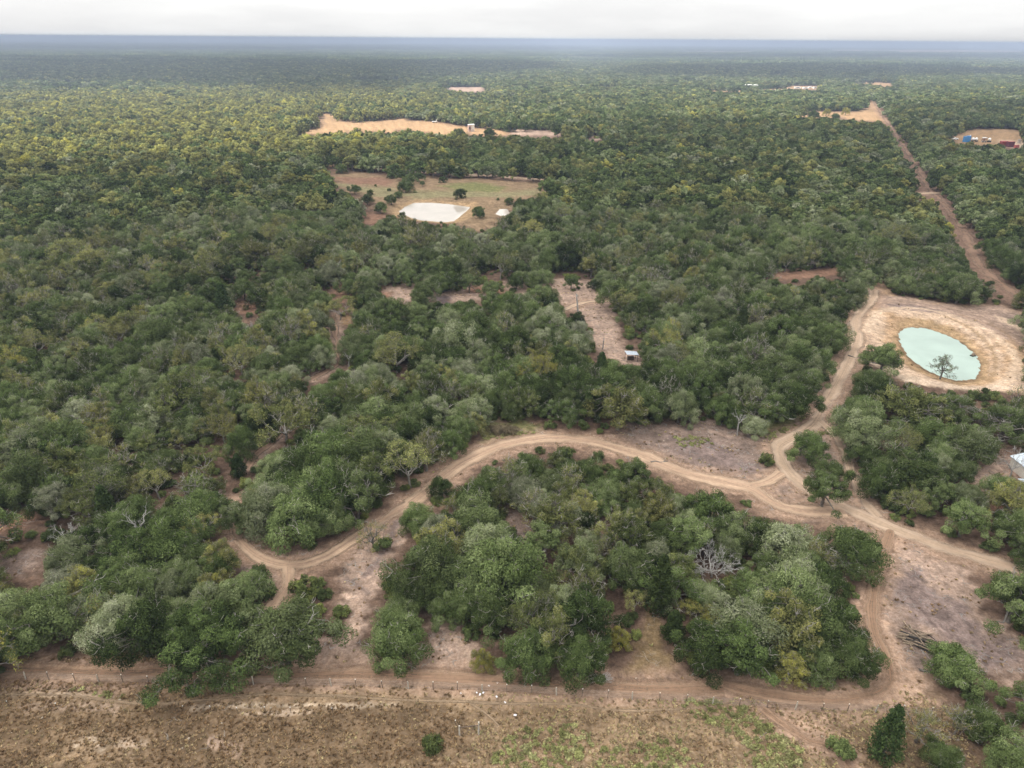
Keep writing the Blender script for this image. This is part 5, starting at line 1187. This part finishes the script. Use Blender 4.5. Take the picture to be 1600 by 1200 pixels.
# brush pile of grey boughs by the grove, fallen trunks
p = G(938, 1062); bp_ = empty('brush_pile', (p[0], p[1], gz(p))); tag(bp_, 'small heap of bare grey boughs lying at the front of the grove', 'brush pile')
for i in range(14):
    a = g.u(-.5, .5) + (math.pi if i % 2 else 0); tb = TB(); q = bend(g, np.array([-math.cos(a) * .4, g.u(-.6, .6), .1]), np.array([math.cos(a) * g.u(1, 2.1), math.sin(a) * 1.2, g.u(.3, .8)]), 5, .2); tb.add(q, np.linspace(.06, .015, 5), 4, .5)
    for _ in range(3): tb.add([q[2], q[2] + np.array([math.cos(a), g.u(-.7, .7), g.u(0, .5)]) * .5, q[2] + np.array([math.cos(a), g.u(-.7, .7), g.u(0, .5)]) * .9], [.03, .022, .01], 3, .6)
    obj('bough', leafmesh('bough', tb.arr(), M_DEAD), bp_)
for px, py, Ln, a, lab in ((812, 846, 4.5, .35, 'dark fallen trunk lying in the small gap inside the grove'), (1334, 563, 3.2, -.6, 'dark broken log lying across the sand road'), (1030, 722, 3.5, .1, 'thin pale log lying beside the track in the middle clearing'), (1462, 1052, 4.0, -.25, 'old fallen limb near the low oak')):
    p = G(px, py); tb = TB(); q = bend(g, np.array([-Ln / 2, 0, .15]), np.array([Ln / 2, 0, .22]), 5, .12); tb.add(q, np.linspace(.17, .08, 5), 6, .1); tb.add([q[3], q[3] + np.array([.5, .6, .3]), q[3] + np.array([.9, 1.2, .35])], [.08, .06, .02], 4, .1)
    o = obj('fallen_log', leafmesh('fallen_log', tb.arr(), M_BARK), None, (p[0], p[1], gz(p))); o.rotation_euler = (0, 0, a); tag(o, lab, 'log')
M_THATCH = leaf_mat('dry_thatch', [(0.0, (.13, .105, .07)), (1.0, (.19, .16, .10))])
p = G(788, 676); cen = np.c_[g.u(-2.6, 2.6, 40), g.u(-1.6, 1.6, 40), np.zeros(40)]; cen[:, 2] = 1.15 * np.clip(1 - (cen[:, 0] / 3.2) ** 2 - (cen[:, 1] / 2.1) ** 2, 0, 1)
o = obj('brush_mound', leafmesh('brush_mound', leaves_at(g, cen, np.full(40, .75), 90, .26), M_THATCH), None, (p[0], p[1], gz(p))); o['tone'] = .4; tag(o, 'low mound of dry brown brush beside the orange track', 'brush mound')

# ------------------------------------------------------------------ buildings and things far off
def px_m(px, py):
    q = G(px, py); return float(project(np.array([[q[0], q[1], 0.]]))[2][0]) / FPX
M_TIN = simple('galvanised_roof', (.48, .54, .60), rough=.35, metal=.3, var=.08, scale=1.2); M_DARKW = simple('dark_timber', (.07, .055, .045), rough=.9); M_WALL = simple('pale_siding', (.62, .58, .52), rough=.8, var=.08)
M_PINK = simple('pinkish_boards', (.42, .30, .26), rough=.85, var=.12); M_WHITE = simple('white_paint', (.78, .78, .77), rough=.45, var=.05); M_BLUE = simple('blue_paint', (.05, .22, .48), rough=.5, var=.15); M_RED = simple('red_oxide_paint', (.24, .035, .03), rough=.6, var=.2); M_REDL = simple('faded_red_paint', (.42, .10, .09), rough=.6, var=.15); M_MAR = simple('maroon_paint', (.12, .025, .04), rough=.6, var=.2); M_BLACK = simple('black_rubber', (.02, .02, .02), rough=.8); M_GLASS = simple('dark_glass', (.03, .04, .05), rough=.1, var=.05); M_GREYP = simple('grey_steel_paint', (.33, .33, .34), rough=.5)
def ridged(mb, x0, x1, y0, y1, z0, z1, n=10, th=.05):
    """a sheet roof falling from z0 at x0 to z1 at x1, with standing ridges along the fall"""
    for i in range(n):
        ya, yb = y0 + (y1 - y0) * i / n, y0 + (y1 - y0) * (i + 1) / n
        for a, b_, h_ in ((ya, ya + (yb - ya) * .86, 0), (ya + (yb - ya) * .86, yb, .04)):
            k = len(mb.V); mb.V += [(x0, a, z0 + h_), (x1, a, z1 + h_), (x1, b_, z1 + h_), (x0, b_, z0 + h_), (x0, a, z0 - th), (x1, a, z1 - th), (x1, b_, z1 - th), (x0, b_, z0 - th)]
            mb.F += [tuple(k + q for q in f) for f in ((0, 1, 2, 3), (7, 6, 5, 4), (0, 4, 5, 1), (1, 5, 6, 2), (2, 6, 7, 3), (3, 7, 4, 0))]
# small metal shelter
p = G(986, 564); sh = empty('metal_shelter', (p[0], p[1], gz(p)), .15); tag(sh, 'small open shelter with a pale blue metal roof below the pink clearing', 'shelter')
mb = MB(); ridged(mb, -1.6, 1.6, -1.2, 1.2, 2.35, 2.0, 8); mb.build('roof', M_TIN, sh)
for sx in (-1.4, 1.4):
    for sy in (-1, 1): MB().box((sx, sy, 1.05), (.1, .1, 2.1)).build('post', M_DARKW, sh)
MB().box((0, .5, .5), (1.6, .7, 1.0)).build('feed_bin', M_DARKW, sh)
# shed at the right hand edge of the photograph
p = G(1600, 742); sh = empty('shed', (p[0] + 2.2, p[1] + .3, gz(p)), .06); tag(sh, 'shed with a pale blue metal roof among the oaks at the frame edge', 'shed')
mb = MB(); ridged(mb, -3.6, 0, -2.8, 3.0, 2.5, 3.3, 12); mb.build('roof', M_TIN, sh); mb = MB(); ridged(mb, 3.6, 0, -2.8, 3.0, 2.5, 3.298, 12); mb.build('roof', M_TIN, sh)
MB().box((0, .1, 1.2), (6.6, 5.2, 2.4)).build('wall', M_WALL, sh); MB().box((-1.2, -2.53, 1.0), (1.0, .08, 2.0)).build('door', M_DARKW, sh); MB().box((1.5, -2.53, 1.4), (.9, .08, .8)).build('window', M_GLASS, sh)
p = G(1598, 768); sh = empty('lean_to', (p[0] + 1.4, p[1], gz(p)), .06); tag(sh, 'lower lean-to with blue metal roof in front of the shed', 'shed')
mb = MB(); ridged(mb, -2, 2, -1.5, 1.5, 2.1, 1.8, 8); mb.build('roof', M_TIN, sh); MB().box((.2, .1, .85), (3.2, 2.4, 1.7)).build('wall', M_DARKW, sh)
p = G(1556, 755); g = RG(970); n_ = 9; X, Y = np.meshgrid(np.linspace(-1.1, 1.1, n_), np.linspace(-.8, .8, n_)); Vv = np.c_[X.ravel(), Y.ravel(), .25 + .45 * np.exp(-X.ravel() ** 2 - 2 * Y.ravel() ** 2) + .07 * g.n(n_ * n_)]; i = np.arange(n_ - 1)[:, None] * n_; j = np.arange(n_ - 1)[None]
o = obj('tarp', mesh('tarp', Vv, np.stack([i + j, i + j + 1, i + n_ + j + 1, i + n_ + j], -1).reshape(-1, 4), [M_WHITE]), None, (p[0], p[1], gz(p))); tag(o, 'crumpled white tarp over a low heap by the round oak', 'tarp')
# float in the turquoise pond
p = G(1520, 556, -.5); fl_ = empty('pump_float', (p[0], p[1], -.5), .4); tag(fl_, 'small dark float with a rusty housing at the rim of the turquoise pond', 'pump float')
MB().box((0, 0, .08), (1.3, .9, .26)).build('float', M_BLACK, fl_); mb = MB(); mb.lathe((0, 0, .2), [(.42, 0), (.38, .4), (.16, .8), (.02, .85)], 10); mb.build('housing', M_LOG, fl_)
# cream tower and boards house in the far tan field
m_ = px_m(735, 205); p = G(736, 205.5); W_ = m_ * 5.6; tw = empty('pump_house', (p[0], p[1], 0), .35); tag(tw, 'cream tower with a pinkish annex standing at the end of the tan field', 'tower house')
MB().box((W_ * .45, 0, W_ * .92), (W_ * .86, W_ * .9, W_ * 1.84)).build('wall', M_WALL, tw); MB().box((W_ * .45, 0, W_ * 1.88), (W_ * .98, W_ * 1.02, W_ * .08)).build('roof', M_WHITE, tw)
MB().box((-W_ * .42, .1, W_ * .88), (W_ * .82, W_ * .8, W_ * 1.76)).build('annex', M_PINK, tw); MB().box((-W_ * .42, .1, W_ * 1.80), (W_ * .92, W_ * .92, W_ * .07)).build('roof', M_WHITE, tw)
MB().box((-W_ * .42, -W_ * .42 + .1, W_ * .9), (W_ * .34, .12, W_ * .7)).build('window', M_GLASS, tw); MB().box((W_ * .45, -W_ * .47, W_ * .35), (W_ * .3, .12, W_ * .7)).build('door', M_PINK, tw)
def wheel(mb, x, y, r_, w_): 
    mb.tube([(x, y - w_ / 2, r_), (x, y + w_ / 2, r_)], [r_, r_], 10)
# flat bed trailer left of the tower
m_ = px_m(680, 191); p = G(679, 191.5); e = empty('flat_trailer', (p[0], p[1], 0), .1); tag(e, 'pale flat trailer parked at the back of the tan field', 'trailer')
MB().box((0, 0, 1.0), (m_ * 8, 2.4, .3)).build('bed', M_WHITE, e); MB().box((m_ * 3.2, 0, 1.9), (m_ * 1.2, 2.2, 1.6)).build('headboard', M_WALL, e)
for x in (-m_ * 2.4, -m_ * 1.0, m_ * 2.6):
    mb = MB(); wheel(mb, x, -1.1, .5, .3); mb.build('wheel', M_BLACK, e); mb = MB(); wheel(mb, x, 1.1, .5, .3); mb.build('wheel', M_BLACK, e)
# equipment yard
def yard(px, py): q = G(px, py); return q, px_m(px, py)
q, m_ = yard(1509.5, 222); e = empty('blue_tank', (q[0], q[1], 0), .12); tag(e, 'bright blue steel tank, leftmost big thing in the equipment yard', 'tank')
MB().box((-m_ * 2.8, 0, m_ * 4.4), (m_ * 5.0, m_ * 4, m_ * 8.2)).build('tank_body', M_BLUE, e); MB().box((m_ * 2.6, .3, m_ * 4.8), (m_ * 5.2, m_ * 4, m_ * 9.0)).build('tank_body', M_BLUE, e); MB().tube([(m_ * 4.4, 0, m_ * 9), (m_ * 4.6, 0, m_ * 10.6)], [m_ * .7, m_ * .6], 8).build('vent', M_WHITE, e)
for i in range(4): MB().box((-m_ * 4.6 + i * m_ * 3.2, -m_ * 2.1, m_ * 4.4), (m_ * .25, .2, m_ * 7.6)).build('rib', M_BLUE, e)
def dome_tank(px, py, label, n_):
    q, m_ = yard(px, py); e = empty('tank_trailer', (q[0], q[1], 0), .05); tag(e, label, 'tank trailer', 'white tank trailers in the yard')
    for i in range(n_): mb = MB(); mb.lathe(((i - (n_ - 1) / 2) * m_ * 5.2, 0, m_ * 2.0), [(m_ * .2, 0), (m_ * 1.6, m_ * .5), (m_ * 2.2, m_ * 1.9), (m_ * 1.9, m_ * 3.2), (m_ * 1.0, m_ * 4.2), (.05, m_ * 4.5)], 16); mb.build('tank', M_WHITE, e, smooth=True)
    MB().box((0, 0, m_ * 1.5), (m_ * (5.4 * n_), m_ * 3, m_ * .9)).build('chassis', M_BLACK, e)
    for sx in (-1, 1):
        for sy in (-1, 1): mb = MB(); wheel(mb, sx * m_ * 1.9 * n_, sy * m_ * 1.3, m_ * .8, m_ * .5); mb.build('wheel', M_BLACK, e)
dome_tank(1522, 221.5, 'dark trailer carrying two white domed tanks right of the blue tank', 2); dome_tank(1545, 222, 'single white domed tank right of the open white frame', 1)
q, m_ = yard(1536.5, 222.5); e = empty('lift_machine', (q[0], q[1], 0), .2); tag(e, 'white roofed machine with open frame between the white domed tanks', 'machine')
MB().box((0, 0, m_ * 7.0), (m_ * 6.2, m_ * 4, m_ * .9)).build('roof', M_WHITE, e); MB().box((0, 0, m_ * 1.8), (m_ * 6.6, m_ * 3, m_ * 1.2)).build('chassis', M_GREYP, e)
for sx in (-1, -.1, .9):
    for sy in (-1, 1): MB().tube([(sx * m_ * 2.6, sy * m_ * 1.5, m_ * 2), (sx * m_ * 2.2, sy * m_ * 1.4, m_ * 6.8)], [m_ * .35, m_ * .3], 6).build('upright', M_MAR, e)
for sx in (-1, 1): mb = MB(); wheel(mb, sx * m_ * 2.4, -m_ * 1.3, m_ * 1.0, m_ * .6); mb.build('wheel', M_BLACK, e)
for px, py, w_3, h_3, mm, lab in ((1566.5, 228.5, 9, 7.5, M_RED, 'dark red shipping container, left one of the pair in the yard'), (1577.5, 229.5, 9.4, 8, M_MAR, 'maroon shipping container, right one of the pair in the yard'), (1587.5, 231, 6, 4.2, M_REDL, 'small faded red bin beside the maroon container')):
    q, m_ = yard(px, py); e = empty('shipping_container', (q[0], q[1], 0), .1); tag(e, lab, 'container', 'red containers of the equipment yard')
    MB().box((0, 0, m_ * h_3 / 2), (m_ * w_3, m_ * w_3 * .6, m_ * h_3)).build('body', mm, e)
    for i in range(6): MB().box((-m_ * w_3 * .42 + i * m_ * w_3 * .168, -m_ * w_3 * .3 - .06, m_ * h_3 / 2), (m_ * w_3 * .06, .12, m_ * h_3 * .92)).build('rib', mm, e)
    MB().box((0, 0, m_ * h_3 + .06), (m_ * w_3 * 1.01, m_ * w_3 * .61, .12)).build('roof_frame', M_REDL, e)
q, m_ = yard(1492, 218.5); e = empty('pickup_truck', (q[0], q[1], 0), .15); tag(e, 'small white pickup parked at the left end of the equipment yard', 'pickup truck')
MB().box((0, 0, .85), (5.2, 1.9, .7)).build('body', M_WHITE, e); mb = MB(); mb.V = [(-.9, -.9, 1.2), (1.1, -.9, 1.2), (1.1, .9, 1.2), (-.9, .9, 1.2), (-.6, -.8, 1.85), (.6, -.8, 1.85), (.6, .8, 1.85), (-.6, .8, 1.85)]; mb.F = [(0, 1, 5, 4), (1, 2, 6, 5), (2, 3, 7, 6), (3, 0, 4, 7), (4, 5, 6, 7)]; mb.build('cab', M_WHITE, e); MB().box((0, -.88, 1.5), (1.2, .06, .4)).build('window', M_GLASS, e)
for sx in (-1.6, 1.6):
    for sy in (-.9, .9): mb = MB(); wheel(mb, sx, sy, .42, .26); mb.build('wheel', M_BLACK, e)
q, m_ = yard(1592, 224); e = empty('steel_gantry', (q[0], q[1], 0)); tag(e, 'grey steel gantry frame at the right end of the equipment yard', 'gantry')
for sx in (-1, 1):
    for sy in (-1, 1): MB().box((sx * m_ * 1.4, sy * m_ * 1.2, m_ * 2.6), (m_ * .5, m_ * .5, m_ * 5.2)).build('leg', M_GREYP, e)
MB().box((0, 0, m_ * 5.4), (m_ * 3.6, m_ * 3, m_ * .5)).build('deck', M_GREYP, e); MB().box((0, 0, m_ * 2.4), (m_ * 2.6, m_ * 2.2, m_ * .5)).build('shelf', M_GREYP, e)
# far barn, campers, houses
q, m_ = yard(1173, 141.5); e = empty('open_barn', (q[0], q[1], 0)); tag(e, 'dark open barn with a wide flat pale roof far off in a pale strip', 'barn')
MB().box((0, 0, m_ * 8.0), (m_ * 17, m_ * 12, m_ * 1.0)).build('roof', M_WHITE, e); MB().box((m_ * .5, 1, m_ * 3.8), (m_ * 9, m_ * 7, m_ * 7.4)).build('wall', M_PINK, e); MB().box((-m_ * .8, -m_ * 3.6, m_ * 2.6), (m_ * 3, .3, m_ * 5)).build('door', M_BLACK, e)
for sx in (-1, 1): MB().box((sx * m_ * 7.8, -m_ * 5.5, m_ * 3.8), (m_ * .5, m_ * .5, m_ * 7.6)).build('post', M_DARKW, e)
for k_, (px, py, w_3) in enumerate(((1246, 138.5, 10), (1258, 139, 8), (1265, 138, 5), (1273, 138.5, 6), (1287, 138, 6), (1197, 138, 6))):
    q, m_ = yard(px, py); e = empty('camper', (q[0], q[1], 0), .1 * k_); tag(e, f"white camper, {['longest of the far row', 'second in the far row', 'third and tallest in the far row', 'fourth in the far row', 'last and rightmost of the far row', 'standing alone left of the far row'][k_]}", 'camper', 'white campers far off')
    MB().box((0, 0, m_ * 1.5), (m_ * w_3, m_ * 3, m_ * 2.2)).build('body', M_WHITE, e); MB().box((0, -m_ * 1.52, m_ * 1.8), (m_ * w_3 * .5, .2, m_ * .7)).build('window', M_GLASS, e)
    for sx in (-1, 1): mb = MB(); wheel(mb, sx * m_ * w_3 * .25, -m_ * 1.3, m_ * .4, m_ * .3); mb.build('wheel', M_BLACK, e)
for px, py, lab in ((78, 135.5, 'white farmhouse at the edge of the far dark wood'), (1238, 106.5, 'tiny white house far off among the trees'), (700, 143, 'small pale house in the far red clearing')):
    q, m_ = yard(px, py); e = empty('farmhouse', (q[0], q[1], 0), .2); tag(e, lab, 'house'); MB().box((0, 0, m_ * 1.2), (m_ * 7, m_ * 4, m_ * 2.4)).build('wall', M_WHITE, e); mb = MB(); ridged(mb, -m_ * 3.8, 0, -m_ * 2.3, m_ * 2.3, m_ * 2.3, m_ * 3.6, 3); ridged(mb, m_ * 3.8, 0, -m_ * 2.3, m_ * 2.3, m_ * 2.3, m_ * 3.598, 3); mb.build('roof', M_TIN, e); MB().box((0, -m_ * 2.05, m_ * 1.2), (m_ * 1.2, .2, m_ * 1.2)).build('window', M_GLASS, e)
